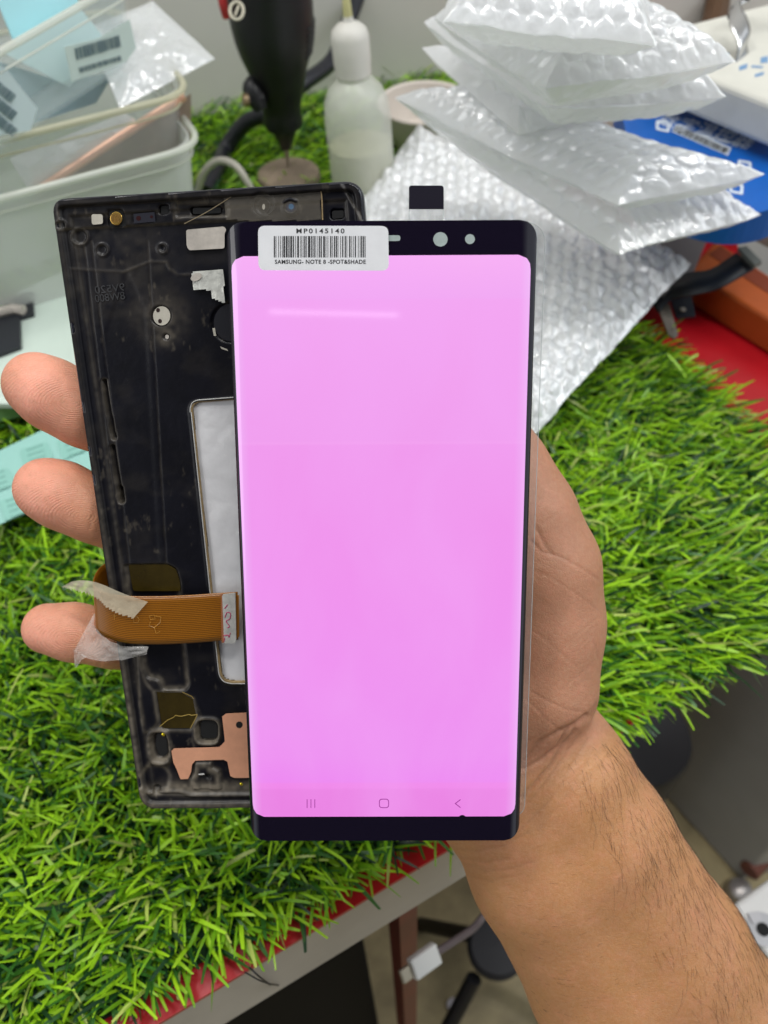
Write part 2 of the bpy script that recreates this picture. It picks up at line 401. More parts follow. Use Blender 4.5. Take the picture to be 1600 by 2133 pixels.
for e_, (p_, c_) in zip(ramp.color_ramp.elements, els): e_.position = p_; e_.color = (c_[0]*.965, c_[1]*1.02, c_[2]*1.02, 1)
no = N.new('ShaderNodeTexNoise'); no.inputs['Scale'].default_value = 3.2; no.inputs['Detail'].default_value = 6; no.inputs['Distortion'].default_value = .5; L.new(at.outputs['Vector'], no.inputs['Vector'])
mr = N.new('ShaderNodeMapRange'); mr.inputs[1].default_value = .35; mr.inputs[2].default_value = .7; L.new(no.outputs['Fac'], mr.inputs[0])
mx = N.new('ShaderNodeMix'); mx.data_type = 'RGBA'; ms = N.new('ShaderNodeMath'); ms.operation = 'MULTIPLY'; ms.inputs[1].default_value = .38
L.new(mr.outputs[0], ms.inputs[0]); L.new(ms.outputs[0], mx.inputs[0]); L.new(ramp.outputs[0], mx.inputs['A']); mx.inputs['B'].default_value = (.90, .40, .93, 1)
# panel edges glow slightly bluer
ab = N.new('ShaderNodeMath'); ab.operation = 'ABSOLUTE'; sb = N.new('ShaderNodeMath'); sb.operation = 'SUBTRACT'; sb.inputs[1].default_value = .5
L.new(sep.outputs['X'], sb.inputs[0]); L.new(sb.outputs[0], ab.inputs[0])
me_ = N.new('ShaderNodeMapRange'); me_.inputs[1].default_value = .462; me_.inputs[2].default_value = .5; me_.inputs[4].default_value = .55; L.new(ab.outputs[0], me_.inputs[0])
mx2 = N.new('ShaderNodeMix'); mx2.data_type = 'RGBA'; L.new(me_.outputs[0], mx2.inputs[0]); L.new(mx.outputs['Result'], mx2.inputs['A']); mx2.inputs['B'].default_value = (.84, .50, .92, 1)
L.new(mx2.outputs['Result'], b.inputs['Emission Color']); b.inputs['Emission Strength'].default_value = .88
sm = MB(); sm.grid(DP.w(s)); pan = np.stack([(s[..., 0]-sx0)/(sx1-sx0), (s[..., 1]-sy0)/(sy1-sy0), 0*s[..., 0]], -1).reshape(-1, 3)
screen = obj('lit_screen', sm, m_scr, disp, attrs={'pan': pan})
m_ico = mat('icon_pixels', (.05, .01, .05), .2, emis=((.26, .03, .24), 1))
def pl(plane, pts, z=0): return plane.w([[*plane.loc(x, y), z] for x, y in pts])
ic = MB()
for x in (640, 648, 656):
    ic.prism(pl(DP, [(x-.8, 1664), (x+.8, 1664), (x+.8, 1682), (x-.8, 1682)], .02), DP.A[:, 2]*.004)
obj('recents_icon', ic, m_ico, screen, smooth=False)
ic = MB(); o1 = rounded([(789.5, 1663), (810.5, 1663), (810.5, 1682.5), (789.5, 1682.5)], 7); o2 = rounded([(791.2, 1664.8), (808.8, 1664.8), (808.8, 1680.8), (791.2, 1680.8)], 5.4)
vv = np.vstack([pl(DP, o1, .02), pl(DP, o2, .02)]); k = len(o1); ic.add(vv, [(i, (i+1) % k, k+(i+1) % k, k+i) for i in range(k)])
obj('home_icon', ic, m_ico, screen, smooth=False)
ic = MB(); ic.prism(pl(DP, [(958.6, 1664), (959.8, 1665.3), (949.8, 1673), (959.8, 1680.7), (958.6, 1682), (947, 1673)], .02), DP.A[:, 2]*.004)
obj('back_icon', ic, m_ico, screen, smooth=False)
dg = MB(); dg.prism(pl(DP, [(963+7*math.cos(t), 1702-5*math.sin(t)) for t in np.linspace(0, math.pi, 12)], .016), DP.A[:, 2]*.004)
obj('edge_chip', dg, m_glassblk, screen, smooth=False)

# sensor windows in the black bezel
m_win = mat('clear_window', (.36, .42, .40), .25, var=.15, vscale=3)
sl = MB(); sl.prism(pl(DP, rounded([(800, 490), (834, 490), (834, 502), (800, 502)], 6), .004), DP.A[:, 2]*.004); obj('earpiece_slot', sl, m_win, disp, smooth=False)
for cx, cy, r in ((917.5, 498.5, 15), (979, 498, 10.3)):
    sl = MB(); sl.prism(pl(DP, [(cx+r*math.cos(t), cy+r*math.sin(t)) for t in np.linspace(0, 2*math.pi, 33)[:-1]], .004), DP.A[:, 2]*.004); obj('sensor_window', sl, m_win, disp, smooth=False)

# silver barcode sticker
m_stk = mat('silver_sticker', (.76, .76, .77), .42, metal=.1, var=.04, vscale=2)
m_ink = mat('black_ink', (.02, .02, .022), .6)
so = rounded([(538, 470.5), (809, 471), (810, 564), (539, 563)], 15)
sb_ = MB(); sb_.prism(pl(DP, so, .03), DP.A[:, 2]*.012); stk = obj('barcode_sticker', sb_, m_stk, disp, smooth=False)
bars = MB(); x = 571.; seq = '2113 1212 1131 3121 3122 1232 1112 2122 4121 1122 1221 2231 1213 2112 2121 1312 2221 1321 1212 2312 1121 2111'.replace(' ', '')
tot = sum(int(c) for c in seq); sc_ = 192/tot
for i, c in enumerate(seq):
    ww = int(c)*sc_
    if i % 2 == 0: bars.prism(pl(DP, [(x, 492), (x+ww*.92, 492), (x+ww*.92, 536.5), (x, 536.5)], .043), DP.A[:, 2]*.003)
    x += ww
obj('barcode', bars, m_ink, stk, smooth=False)
def dtext(name, s_, px0, px1, py, hpx, parent, m, plane=DP, z=.044, offset=0, spacing=1.):
    a0 = plane.loc(px0, py); a1 = plane.loc(px1, py); wdt = np.hypot(*(a1-a0)); hh = np.hypot(*(plane.loc(px0, py+hpx)-a0))
    o = text(name, s_, m, plane, a0[0], a0[1], hh*1.38, parent, z=z, offset=offset, ext=.0015, rot=math.atan2(a1[1]-a0[1], a1[0]-a0[0]), spacing=spacing)
    bpy.context.view_layer.update(); d = o.dimensions.x
    if d > 0:
        mtx = o.matrix_basis.copy(); S_ = Matrix.Diagonal((wdt/d, 1, 1, 1)); o.matrix_basis = mtx @ S_
    return o
dtext('printed_number', 'MP0145140', 617, 717, 482, 10, stk, m_ink, spacing=1.35, offset=.003)
dtext('printed_text', 'SAMSUNG- NOTE 8 -SPOT&SHADE', 573, 762, 546, 8.6, stk, m_ink, spacing=1.1, offset=.003)

# clear protective film, a little wider than the glass, with its pull tab
m_film = bpy.data.materials.new('clear_film'); m_film.use_nodes = True; nt = m_film.node_tree; N = nt.nodes
N.remove(N['Principled BSDF']); tr = N.new('ShaderNodeBsdfTransparent'); gl = N.new('ShaderNodeBsdfGlossy'); gl.inputs['Roughness'].default_value = .12
df = N.new('ShaderNodeBsdfDiffuse'); df.inputs[0].default_value = (.8, .82, .82, 1); m1 = N.new('ShaderNodeMixShader'); m1.inputs[0].default_value = .5
m2 = N.new('ShaderNodeMixShader'); m2.inputs[0].default_value = .11
nt.links.new(gl.outputs[0], m1.inputs[1]); nt.links.new(df.outputs[0], m1.inputs[2]); nt.links.new(tr.outputs[0], m2.inputs[1]); nt.links.new(m1.outputs[0], m2.inputs[2])
nt.links.new(m2.outputs[0], N['Material Output'].inputs[0])
m_fedge = mat('film_edge', (.62, .66, .66), .2, alpha=.55)
fo = rounded([(1000, 459), (1142, 459), (1126, 900), (1096, 1712), (1000, 1712)], [2, 50, 5, 26, 2], 10)
fb = MB(); fb.prism(pl(DP, fo, -.3), DP.A[:, 2]*.01); film = obj('protective_film', fb, m_film, disp, smooth=False)
fe = MB(); fe.tube(pl(DP, [p for p in fo[9:-10]], -.295), .010, 5); obj('film_edge', fe, m_fedge, film)
tb_ = MB(); tb_.prism(pl(DP, [(853, 431), (925.5, 431), (925.5, 462), (853, 462)], -.29), DP.A[:, 2]*.01); tab = obj('pull_tab', tb_, m_film, film, smooth=False)
for seg in ([(853, 431), (853, 462)], [(925.5, 431), (925.5, 456), (932, 460)]):
    te = MB(); te.tube(pl(DP, seg, -.28), .009, 5); obj('tab_edge', te, m_fedge, film)
tk = MB(); tk.prism(pl(DP, rounded([(852.5, 382), (926, 382), (926, 432), (852.5, 432)], [7, 7, 1, 1]), -.288), DP.A[:, 2]*.02)
obj('black_pull_tab', tk, mat('tab_ink', (.008, .006, .014), .35), film, smooth=False)

# ------------------------------------------------------------------ CHASSIS (old bare frame behind the display)
K = 1.035
FP = Plane((.2352, -.0881, .0499), (-3.6279*K, -.3619*K, -21.7326*K))
out_px = rounded([(103, 413), (754, 374), (868, 1684), (291, 1688)], [34, 40, 34, 36], 10)
out_l = np.array([FP.loc(x, y) for x, y in out_px])
chas = thing('phone_chassis', 'worn dusty black phone chassis with copper patches, behind the pink display', 'phone chassis', FP.w([0, out_l[:, 1].min(), 0]))
xs = np.arange(out_l[:, 0].min()-.02, out_l[:, 0].max()+.03, .03); ys = np.arange(out_l[:, 1].min()-.02, out_l[:, 1].max()+.03, .03)
X, Y = np.meshgrid(xs, ys); PX, PY = FP.pix(X, Y, -.1)
dout = -poly_sd(X, Y, out_l)                     # distance inward from the outline, cm
Z = np.full(X.shape, -.16); dust = np.zeros(X.shape)
def ell(cx, cy, rx, ry, rot=0):
    c, s_ = math.cos(rot), math.sin(rot); u = (PX-cx)*c+(PY-cy)*s_; v_ = -(PX-cx)*s_+(PY-cy)*c
    return (np.sqrt((u/rx)**2+(v_/ry)**2)-1)*min(rx, ry)
def rec(d, depth, e=3.):                         # lower (or raise) inside a shape
    global Z; Z = Z+depth*(1-sst(-e, e, d))
def dst(d, amt, wdt=4.):
    global dust; dust = dust+amt*np.exp(-(d/wdt)**2)
# rim ledges
Z += .12*(1-sst(.18, .24, dout)); Z += .05*(1-sst(.40, .46, dout))
dust += .5*np.exp(-((dout-.14)/.07)**2)*(.15+.85*sst(800, 1500, PY)); dust += .14*np.exp(-((dout-.44)/.06)**2)
# top shelf raised over the mid plate
top = poly_sd(PX, PY, [(120, 400), (700, 360), (760, 470), (480, 459), (130, 478)]); rec(top, .07, 3); dst(top, .25, 3)
rec(poly_sd(PX, PY, [(276, 445), (320, 442), (322, 462), (277, 465)]), -.03, 1.5)
for (x0, y0, x1, y1, dp) in ((225, 438, 258, 472, -.08), (332, 428, 352, 446, -.18), (366, 424, 476, 452, -.05), (397, 431, 460, 446, -.25), (690, 437, 716, 456, -.3)):
    rec(poly_sd(PX, PY, rounded([(x0, y0), (x1, y0-1), (x1, y1-2), (x0, y1)], 6)), dp, 1.5)
dst(poly_sd(PX, PY, [(366, 424), (476, 420), (476, 450), (366, 452)]), .3, 5)
r_ = ell(548, 426, 24, 24); rec(r_, -.05, 2); rec(ell(548, 428, 15, 15), -.04, 2); r_ = ell(606, 431, 19, 19); rec(r_, .05, 2); rec(ell(606, 431, 10, 10), -.1, 2)
# screw seats, bosses
for cx, cy, r0 in ((165, 493, 16), (211, 520, 12), (337, 517, 9), (130, 470, 10)):
    d_ = ell(cx, cy, r0, r0); Z += .05*np.exp(-(d_/3)**2)-.03*(1-sst(-2, 2, d_)); dst(d_, .12, 3)
for cx, cy, r0 in ((333, 658, 21), (344, 702, 6.5)):
    d_ = ell(cx, cy, r0, r0); rec(d_, -.06, 1.5); dst(d_-4, .18, 9)
d_ = ell(333, 662, 48, 48); dst(d_*.5, .1, 9)
d_ = ell(478, 672, 40, 42); Z += -.05*(1-sst(-1.5, 1.5, d_))
# long antenna slots on the left
for pts, wd2 in (([(215, 795), (222, 850), (235, 912)], 5.0), ([(232, 932), (240, 985), (250, 1045)], 5.0), ([(248, 1020), (251, 1043)], 6.5)):
    d_ = line_d(PX, PY, pts)-wd2; rec(d_, -.17, 1.2); dst(d_, .3, 3)
for cx, cy in ((153, 683), (174, 848), (187, 938), (196, 997)):
    rec(poly_sd(PX, PY, [(cx-4, cy-9), (cx+3, cy-9), (cx+5, cy+9), (cx-2, cy+9)]), -.15, 1.2)
# long soft flute down the mid plate and the fine vertical steps
Z += -.010*(1-sst(-6, 6, poly_sd(PX, PY, [(262, 560), (300, 640), (330, 1170), (250, 1170), (215, 700)])))
for x0, x1 in ((170, 250), (186, 268), (305, 345)):
    d_ = np.abs(PX-(x0+(x1-x0)*(PY-480)/700)); g_ = (PY > 500) & (PY < 1190); Z += np.where(g_, -.012*np.exp(-(d_/1.6)**2), 0); dust += np.where(g_, .14*np.exp(-(d_/2)**2)*(vn(PY*.03, PX*.01, 2)), 0)
# plate edge steps near the top
pe = [(150, 560), (255, 566), (310, 545), (345, 545), (352, 560), (370, 572), (440, 570)]
d_ = line_d(PX, PY, pe); Z += .012*np.exp(-(d_/2.5)**2); dst(d_, .15, 3)
# lower left recesses with their dusty lips
A1 = [(255, 1178), (345, 1176), (366, 1186), (374, 1215), (382, 1330), (393, 1428), (386, 1441), (336, 1442), (328, 1420), (304, 1416), (294, 1395), (291, 1365), (262, 1260)]
d_ = poly_sd(PX, PY, rounded(A1, 8)); rec(d_, -.09, 2); dst(d_+4, .42*1, 5)
A2 = [(286, 1366), (300, 1420), (322, 1446), (329, 1500), (322, 1516), (300, 1530), (292, 1480), (288, 1420)]
d_ = poly_sd(PX, PY, rounded(A2, 8)); rec(d_, .04, 3); dst(d_, .3, 3)
A3 = [(322, 1445), (376, 1446), (400, 1460), (407, 1497), (394, 1523), (334, 1523)]
d_ = poly_sd(PX, PY, A3); rec(d_, -.05, 1.5); dst(d_-2, .3, 4)
for cx, cy, rx, ry, rt in ((331, 1558, 23, 37, -.1), (431, 1525, 27, 28, 0)):
    u = (PX-cx)*math.cos(rt)+(PY-cy)*math.sin(rt); v_ = -(PX-cx)*math.sin(rt)+(PY-cy)*math.cos(rt)
    d_ = ((np.abs(u/rx)**3.2+np.abs(v_/ry)**3.2)**(1/3.2)-1)*rx
    Z += .07*np.exp(-((d_+1)/3)**2); rec(d_+6, -.16, 3); dust += .95*np.exp(-((d_+5)/5.5)**2)
d_ = ell(322, 1624, 30, 30); Z += -.05*(1-sst(-6, 6, d_)); dst(d_, .4, 5)
bl_ = [(298, 1640), (310, 1652), (340, 1650), (370, 1650), (400, 1656), (520, 1655), (600, 1655), (840, 1655)]
d_ = line_d(PX, PY, bl_); Z += .08*np.exp(-(d_/3.5)**2); dust += .75*np.exp(-((PY-1643)/12)**2)*(1-sst(-5, 5, -(PX-345)))*(PX > 330)
dust += .35*np.exp(-((PY-1643)/10)**2)*(PX < 350)
br = [(407, 1590), (438, 1590), (441, 1600), (456, 1608), (460, 1645), (402, 1645), (396, 1625), (405, 1612)]
d_ = poly_sd(PX, PY, br); rec(d_, .08, 1.5); dst(d_+3, .7, 6); rec(ell(433, 1618, 6, 6), -.08, 1.2); rec(poly_sd(PX, PY, [(415, 1616), (428, 1614), (438, 1628), (438, 1645), (417, 1645)]), -.04, 1)
rec(ell(325, 1647, 7, 7), -.1, 2)
# battery window
bw = rounded([(393, 838), (520, 828), (700, 818), (760, 1420), (520, 1426), (458, 1426), (447, 1330)], [22, 2, 20, 20, 2, 26, 4], 8)
d_ = poly_sd(PX, PY, bw); Z += .05*np.exp(-(d_/3)**2); rec(d_+2, -.13, 1.5)
Z += .006*fbm(X*1.2, Y*.5, 1)+.002*fbm(X*9, Y*9, 3)
dust *= .45+1.1*vn(X*9, Y*9, 4)*(.5+vn(X*2, Y*2, 5))
dust += .05*sst(.05, .6, fbm(X*1.1+4, Y*1.6, 5))+.0+.22*sst(.22, .42, fbm(X*7, Y*3.2, 6)*vn(X*.8, Y*.6, 1))
dust += .12*np.exp(-(ell(210, 545, 80, 60)/60).clip(0)**2)*vn(X*6, Y*6, 1)
inside = dout > .05
idx = np.arange(X.size).reshape(X.shape); fm = inside[:-1, :-1] & inside[1:, :-1] & inside[:-1, 1:] & inside[1:, 1:]
q = np.stack([idx[:-1, :-1], idx[:-1, 1:], idx[1:, 1:], idx[1:, :-1]], -1)[fm]
used = np.unique(q); remap = np.full(X.size, -1); remap[used] = np.arange(len(used))
pts = FP.w(np.stack([X, Y, Z], -1).reshape(-1, 3)[used])
m_ch = mat('dusty_black_magnesium', (.0045, .0045, .0075), .34, spec=.32, var=.35, vscale=1.2, bump=.12, bscale=12, attr='dust', acol=(.17, .145, .11), bdist=.02)
obj('midplate', (pts, remap[q]), m_ch, chas, attrs={'dust': np.clip(dust, 0, 1).ravel()[used]})
# rounded metal rim
rim = MB(); prof = [(.0, -.16), (-.0, -.30), (.03, -.42), (.14, -.50), (.16, -.3)]; prof = [(.17, -.17), (.155, -.05), (.11, .0), (.06, -.01), (.015, -.07), (0, -.16), (0, -.34), (.04, -.46), (.16, -.55)]
n = len(out_l); tn = np.roll(out_l, -1, 0)-np.roll(out_l, 1, 0); tn /= np.linalg.norm(tn, axis=1)[:, None]; nin = np.c_[-tn[:, 1], tn[:, 0]]
if ((out_l.mean(0)-out_l)*nin).sum() < 0: nin = -nin
rows = [FP.w(np.c_[out_l+nin*a0, np.full(n, z0)]) for a0, z0 in prof]
vv = np.vstack(rows); ff = [(i*n+j, i*n+(j+1) % n, (i+1)*n+(j+1) % n, (i+1)*n+j) for i in range(len(prof)-1) for j in range(n)]
rim.add(vv, ff); obj('metal_rim', rim, mat('worn_rim', (.010, .011, .018), .24, metal=.1, spec=.6, var=.5, vscale=2.5, bump=.15, bscale=9, bdist=.02), chas, ang=60)
bk = MB(); bk.prism(FP.w(np.c_[out_l+nin*.1, np.full(n, -.56)]), -FP.A[:, 2]*.05); obj('back_cover', bk, m_blk, chas, smooth=False)

def patch(name, pts, z, m, th=.01, parent=chas, r=0, **k):
    o = pts if not r else rounded(pts, r)
    b2 = MB(); b2.prism(pl(FP, o, z), FP.A[:, 2]*th); return obj(name, b2, m, parent, smooth=False, **k)
def sheet(name, pts, z, m, amp=.02, fs=3., th=.01, step=.04, parent=chas, seed=1):   # crinkled foil
    L_ = np.array([FP.loc(*p) for p in pts]); x_ = np.arange(L_[:, 0].min(), L_[:, 0].max()+step, step); y_ = np.arange(L_[:, 1].min(), L_[:, 1].max()+step, step)
    Xs, Ys = np.meshgrid(x_, y_); ins = poly_sd(Xs, Ys, L_) < .0
    zz = z+amp*(np.abs(fbm(Xs*fs, Ys*fs, seed))*1.6+.4*fbm(Xs*fs*.4, Ys*fs*.4, seed+2))
    fm = ins[:-1, :-1] & ins[1:, :-1] & ins[:-1, 1:] & ins[1:, 1:]; id_ = np.arange(Xs.size).reshape(Xs.shape)
    qq = np.stack([id_[:-1, :-1], id_[:-1, 1:], id_[1:, 1:], id_[1:, :-1]], -1)[fm]; us = np.unique(qq); rm = np.full(Xs.size, -1); rm[us] = np.arange(len(us))
    return obj(name, (FP.w(np.stack([Xs, Ys, zz], -1).reshape(-1, 3)[us]), rm[qq]), m, parent)
m_sil = mat('silver_foil', (.66, .65, .62), .33, metal=.25, var=.12, vscale=1.5, bump=.35, bscale=3, bdist=.08)
m_nick = mat('nickel_plate', (.50, .455, .40), .45, metal=.15, var=.22, vscale=2.2)
m_gold = mat('gold_contact', (.80, .50, .12), .25, metal=1)
m_goldd = mat('glue_edge', (.30, .21, .10), .5, var=.4, vscale=4)
m_cop = mat('copper_sheet', (.68, .33, .20), .5, metal=.1, var=.12, vscale=1.2, aniso=(.3, 8, 1), bump=.05)
m_kap = mat('dark_amber_tape', (.035, .024, .004), .22, coat=.3, var=.3, vscale=1.5, bump=.1, bscale=2)
m_hole = mat('dark_hole', (.004, .004, .004), .8)
m_white = mat('white_pad', (.46, .43, .36), .7, var=.12, vscale=4)
batt = sheet('battery_window', [tuple(p) for p in bw], -.24, mat('battery_wrap', (.74, .73, .74), .35, metal=.05, var=.08, vscale=.8, bump=.3, bscale=1.6, bdist=.1), amp=.03, fs=.9)
ge = [p for p in bw]; gm = MB(); gm.tube(pl(FP, [p for p in bw]+[bw[0]], -.17), .045, 6); obj('glue_bead', gm, m_goldd, chas)
gm = MB(); gm.tube(pl(FP, [(p[0]-(2 if p[0] < 470 else 0), p[1]+(2 if p[1] > 1400 else -2 if p[1] < 845 else 0)) for p in bw]+[bw[0]], -.12), .014, 6); obj('window_edge', gm, m_sil, chas)
patch('white_pad', [(190, 446), (213, 446), (214, 466), (191, 468)], -.03, m_white, .02, r=5)
patch('contact_seat', [(224, 437), (258, 436), (260, 470), (226, 472)], -.10, m_hole)
cm = MB(); cm.prism(pl(FP, [(241+12.5*math.cos(t), 454.5+14.5*math.sin(t)) for t in np.linspace(0, 6.283, 25)[:-1]], -.06), FP.A[:, 2]*.04)
gd = obj('gold_contact', cm, m_gold, chas, smooth=False, bevel=.015)
for i in range(-3, 4):
    lm_ = MB(); lm_.prism(pl(FP, [(241+i*3-.6, 446), (241+i*3+.6, 446), (241+i*3+.6, 463), (241+i*3-.6, 463)], -.018), FP.A[:, 2]*.006); obj('contact_line', lm_, mat('brown_line', (.2, .1, .02), .5) if i == -3 else bpy.data.materials['brown_line'], gd, smooth=False)
sn = patch('proximity_sensor', [(276, 445), (320, 441), (322, 461), (277, 465)], -.11, mat('sensor_block', (.02, .02, .028), .3), .05)
for cx, cy, r in ((287, 454, 5), (314, 451, 3)):
    patch('sensor_hole', [(cx+r*math.cos(t), cy+r*math.sin(t)) for t in np.linspace(0, 6.283, 17)[:-1]], -.058, mat('sensor_eye', (.03, .008, .008), .2) if cx == 287 else bpy.data.materials['sensor_eye'], .004, sn)
for c_ in ((332, 428, 352, 446), (399, 432, 458, 445), (691, 438, 715, 455)):
    patch('dark_opening', [(c_[0], c_[1]), (c_[2], c_[1]-1), (c_[2], c_[3]-2), (c_[0], c_[3])], -.11 if c_[0] != 691 else -.10, m_hole, .002, r=4)
lens = patch('camera_lens', [(605+10*math.cos(t), 431+10*math.sin(t)) for t in np.linspace(0, 6.283, 25)[:-1]], -.06, mat('lens_glass', (.01, .02, .05), .05, coat=1), .02)
patch('lens_glint', [(606+5.5*math.cos(t), 430+6*math.sin(t)) for t in np.linspace(0, 6.283, 17)[:-1]], -.038, mat('blue_coating', (.02, .12, .26), .1, coat=1), .003, lens)
lr = MB(); lr.tube(pl(FP, [(548+22*math.cos(t), 426+22*math.sin(t)) for t in np.linspace(0, 6.283, 33)], -.06), .014, 6); obj('lens_ring', lr, mat('ring_black', (.03, .03, .03), .25), chas)
lr = MB(); lr.tube(pl(FP, [(548+13*math.cos(t), 428+14*math.sin(t)) for t in np.linspace(0, 6.283, 33)], -.06), .01, 6); obj('lens_ring', lr, bpy.data.materials['ring_black'], chas)
patch('lens_hole', [(548+3*math.cos(t), 430+6*math.sin(t)) for t in np.linspace(0, 6.283, 17)[:-1]], -.07, m_white, .003)
m_tape = mat('clear_tape_on_frame', (.45, .40, .32), .18, alpha=.16, bump=.5, bscale=2.5, bdist=.1)
sheet('clear_tape', [(462, 408), (560, 398), (668, 394), (672, 460), (520, 462), (468, 458)], -.02, m_tape, amp=.025, fs=1.5, seed=3)
tl = MB(); tl.tube(pl(FP, [(669, 396), (671, 420), (672, 458)], .0), .018, 5); obj('tape_edge', tl, m_goldd, chas)
tl = MB(); tl.tube(pl(FP, spline([(384, 466), (430, 442), (478, 412), (492, 402)], 14), .0), .010, 5); obj('tape_fibre', tl, mat('yellowed_fibre', (.28, .22, .13), .5), chas)
patch('metal_plate', [(386, 478), (465, 471), (470, 478), (466, 486), (466, 517), (392, 521), (387, 512)], -.09, m_nick, .02, r=5)
sheet('torn_foil', [(394, 568), (402, 562), (466, 560), (468, 634), (438, 622), (435, 606), (398, 604)], -.075, mat('torn_foil_silver', (.66, .66, .60), .32, metal=.2, var=.25, vscale=3, bump=.4, bscale=4, bdist=.08), amp=.03, fs=3)
patch('foil_hole', [(408+13*math.cos(t)*.9, 577+8*math.sin(t)-3*math.cos(t)) for t in np.linspace(0, 6.283, 17)[:-1]], -.035, m_nick, .002)
dc = patch('round_plate', [(333+18*math.cos(t), 658+20*math.sin(t)) for t in np.linspace(0, 6.283, 33)[:-1]], -.15, m_white, .01)
for cx, cy in ((325.5, 646), (329.5, 669)):
    patch('screw_hole', [(cx+4*math.cos(t), cy+4.5*math.sin(t)) for t in np.linspace(0, 6.283, 17)[:-1]], -.138, mat('rusty_hole', (.02, .008, .006), .4) if cx < 326 else bpy.data.materials['rusty_hole'], .004, dc)
patch('small_screw', [(344+4*math.cos(t), 702+4.5*math.sin(t)) for t in np.linspace(0, 6.283, 13)[:-1]], -.16, m_nick, .01)
patch('speaker_disc', [(480+38*math.cos(t), 672+40*math.sin(t)) for t in np.linspace(0, 6.283, 41)[:-1]], -.185, mat('disc_dark', (.018, .018, .022), .3), .02)
for pts in ([(439, 684), (444, 683), (447, 700), (442, 700)], [(455, 722), (470, 728), (472, 732), (458, 727)]):
    patch('glue_bit', pts, -.16, m_white, .004)
patch('amber_tape', [(262, 1180), (345, 1180), (362, 1190), (370, 1215), (372, 1236), (272, 1236)], -.20, m_kap, .01, r=6)
patch('amber_tape', A3, -.185, m_kap, .012)
for pts in ([(326, 1522), (345, 1506), (358, 1500), (362, 1496), (374, 1498), (390, 1494), (396, 1496), (408, 1494)], [(376, 1447), (396, 1456), (400, 1461)], [(408, 1494), (400, 1510), (393, 1523)]):
    tl = MB(); tl.tube(pl(FP, pts, -.165), .011, 5); obj('tape_crease', tl, mat('amber_edge', (.35, .24, .05), .35) if 'amber_edge' not in bpy.data.materials else bpy.data.materials['amber_edge'], chas)
for pts in ([(322+0, 1535), (330, 1527), (343, 1535), (346, 1575), (338, 1583), (326, 1580), (319, 1560)], [(418, 1506), (446, 1506), (450, 1512), (450, 1540), (442, 1545), (420, 1544), (414, 1536), (414, 1512)]):
    patch('deep_opening', pts, -.19, m_hole, .004, r=7)
for cx, cy in ((336, 1536), (500, 1640)):
    gp = MB(); gp.lathe(FP.w([*FP.loc(cx, cy), -.19]), [(.055, 0), (.05, .03), (.02, .05)], FP.A[:, 2], 14); obj('gold_pin', gp, mat('brass_pin', (.75, .6, .03), .25, metal=.8) if 'brass_pin' not in bpy.data.materials else bpy.data.materials['brass_pin'], chas)
cop = patch('copper_sheet', [(461, 1496), (470, 1490), (560, 1486), (560, 1624), (486, 1624), (478, 1620), (472, 1590), (464, 1586), (405, 1588), (398, 1596), (396, 1612), (390, 1626), (374, 1627), (366, 1606), (359, 1592), (355, 1568), (360, 1563), (455, 1560), (467, 1548)], -.11, m_cop, .02)
patch('copper_hole', [(497+7*math.cos(t), 1513+7*math.sin(t)) for t in np.linspace(0, 6.283, 21)[:-1]], -.088, m_hole, .002, cop)
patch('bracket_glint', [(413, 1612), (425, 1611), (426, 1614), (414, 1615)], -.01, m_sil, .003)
# moulded numbers (mirrored relief)
m_rel = mat('moulded_relief', (.04, .04, .042), .3, var=.3, vscale=3)
for s_, y_, yy in (('9V520', 598, 0), ('8W800', 616, 0)):
    a0 = FP.loc(256, y_); o = text('moulded_code', s_, m_rel, FP, a0[0], a0[1], .26, chas, z=-.160, ext=.02, sx=-1, rot=math.radians(2))
    bpy.context.view_layer.update(); d = o.dimensions.x; wv = np.hypot(*(FP.loc(193, y_)-a0)); o.matrix_basis = o.matrix_basis @ Matrix.Diagonal((wv/d, 1, 1, 1))

# ------------------------------------------------------------------ FLEX CABLE looped round the chassis
flex = thing('flex_cable', 'amber ribbon cable looped round the left edge of the black chassis, taped', 'ribbon cable', FP.w([*FP.loc(200, 1340), -.6]))
m_flex = bpy.data.materials.new('amber_polyimide'); m_flex.use_nodes = True; nt = m_flex.node_tree; N = nt.nodes; L = nt.links
b = N['Principled BSDF']; b.inputs['Roughness'].default_value = .28; b.inputs['Coat Weight'].default_value = .25
at = N.new('ShaderNodeAttribute'); at.attribute_name = 'uvw'; sep = N.new('ShaderNodeSeparateXYZ'); L.new(at.outputs['Vector'], sep.inputs[0])
mu = N.new('ShaderNodeMath'); mu.operation = 'MULTIPLY'; mu.inputs[1].default_value = 26*6.283; L.new(sep.outputs['Y'], mu.inputs[0])
si = N.new('ShaderNodeMath'); si.operation = 'SINE'; L.new(mu.outputs[0], si.inputs[0])
mr = N.new('ShaderNodeMapRange'); mr.inputs[1].default_value = -.4; mr.inputs[2].default_value = .6; L.new(si.outputs[0], mr.inputs[0])
mx = N.new('ShaderNodeMix'); mx.data_type = 'RGBA'; mx.inputs['A'].default_value = (.15, .048, .003, 1); mx.inputs['B'].default_value = (.34, .125, .006, 1); L.new(mr.outputs[0], mx.inputs[0]); L.new(mx.outputs['Result'], b.inputs['Base Color'])
bp_ = N.new('ShaderNodeBump'); bp_.inputs['Strength'].default_value = .3; bp_.inputs['Distance'].default_value = .01; L.new(mr.outputs[0], bp_.inputs['Height']); L.new(bp_.outputs[0], b.inputs['Normal'])
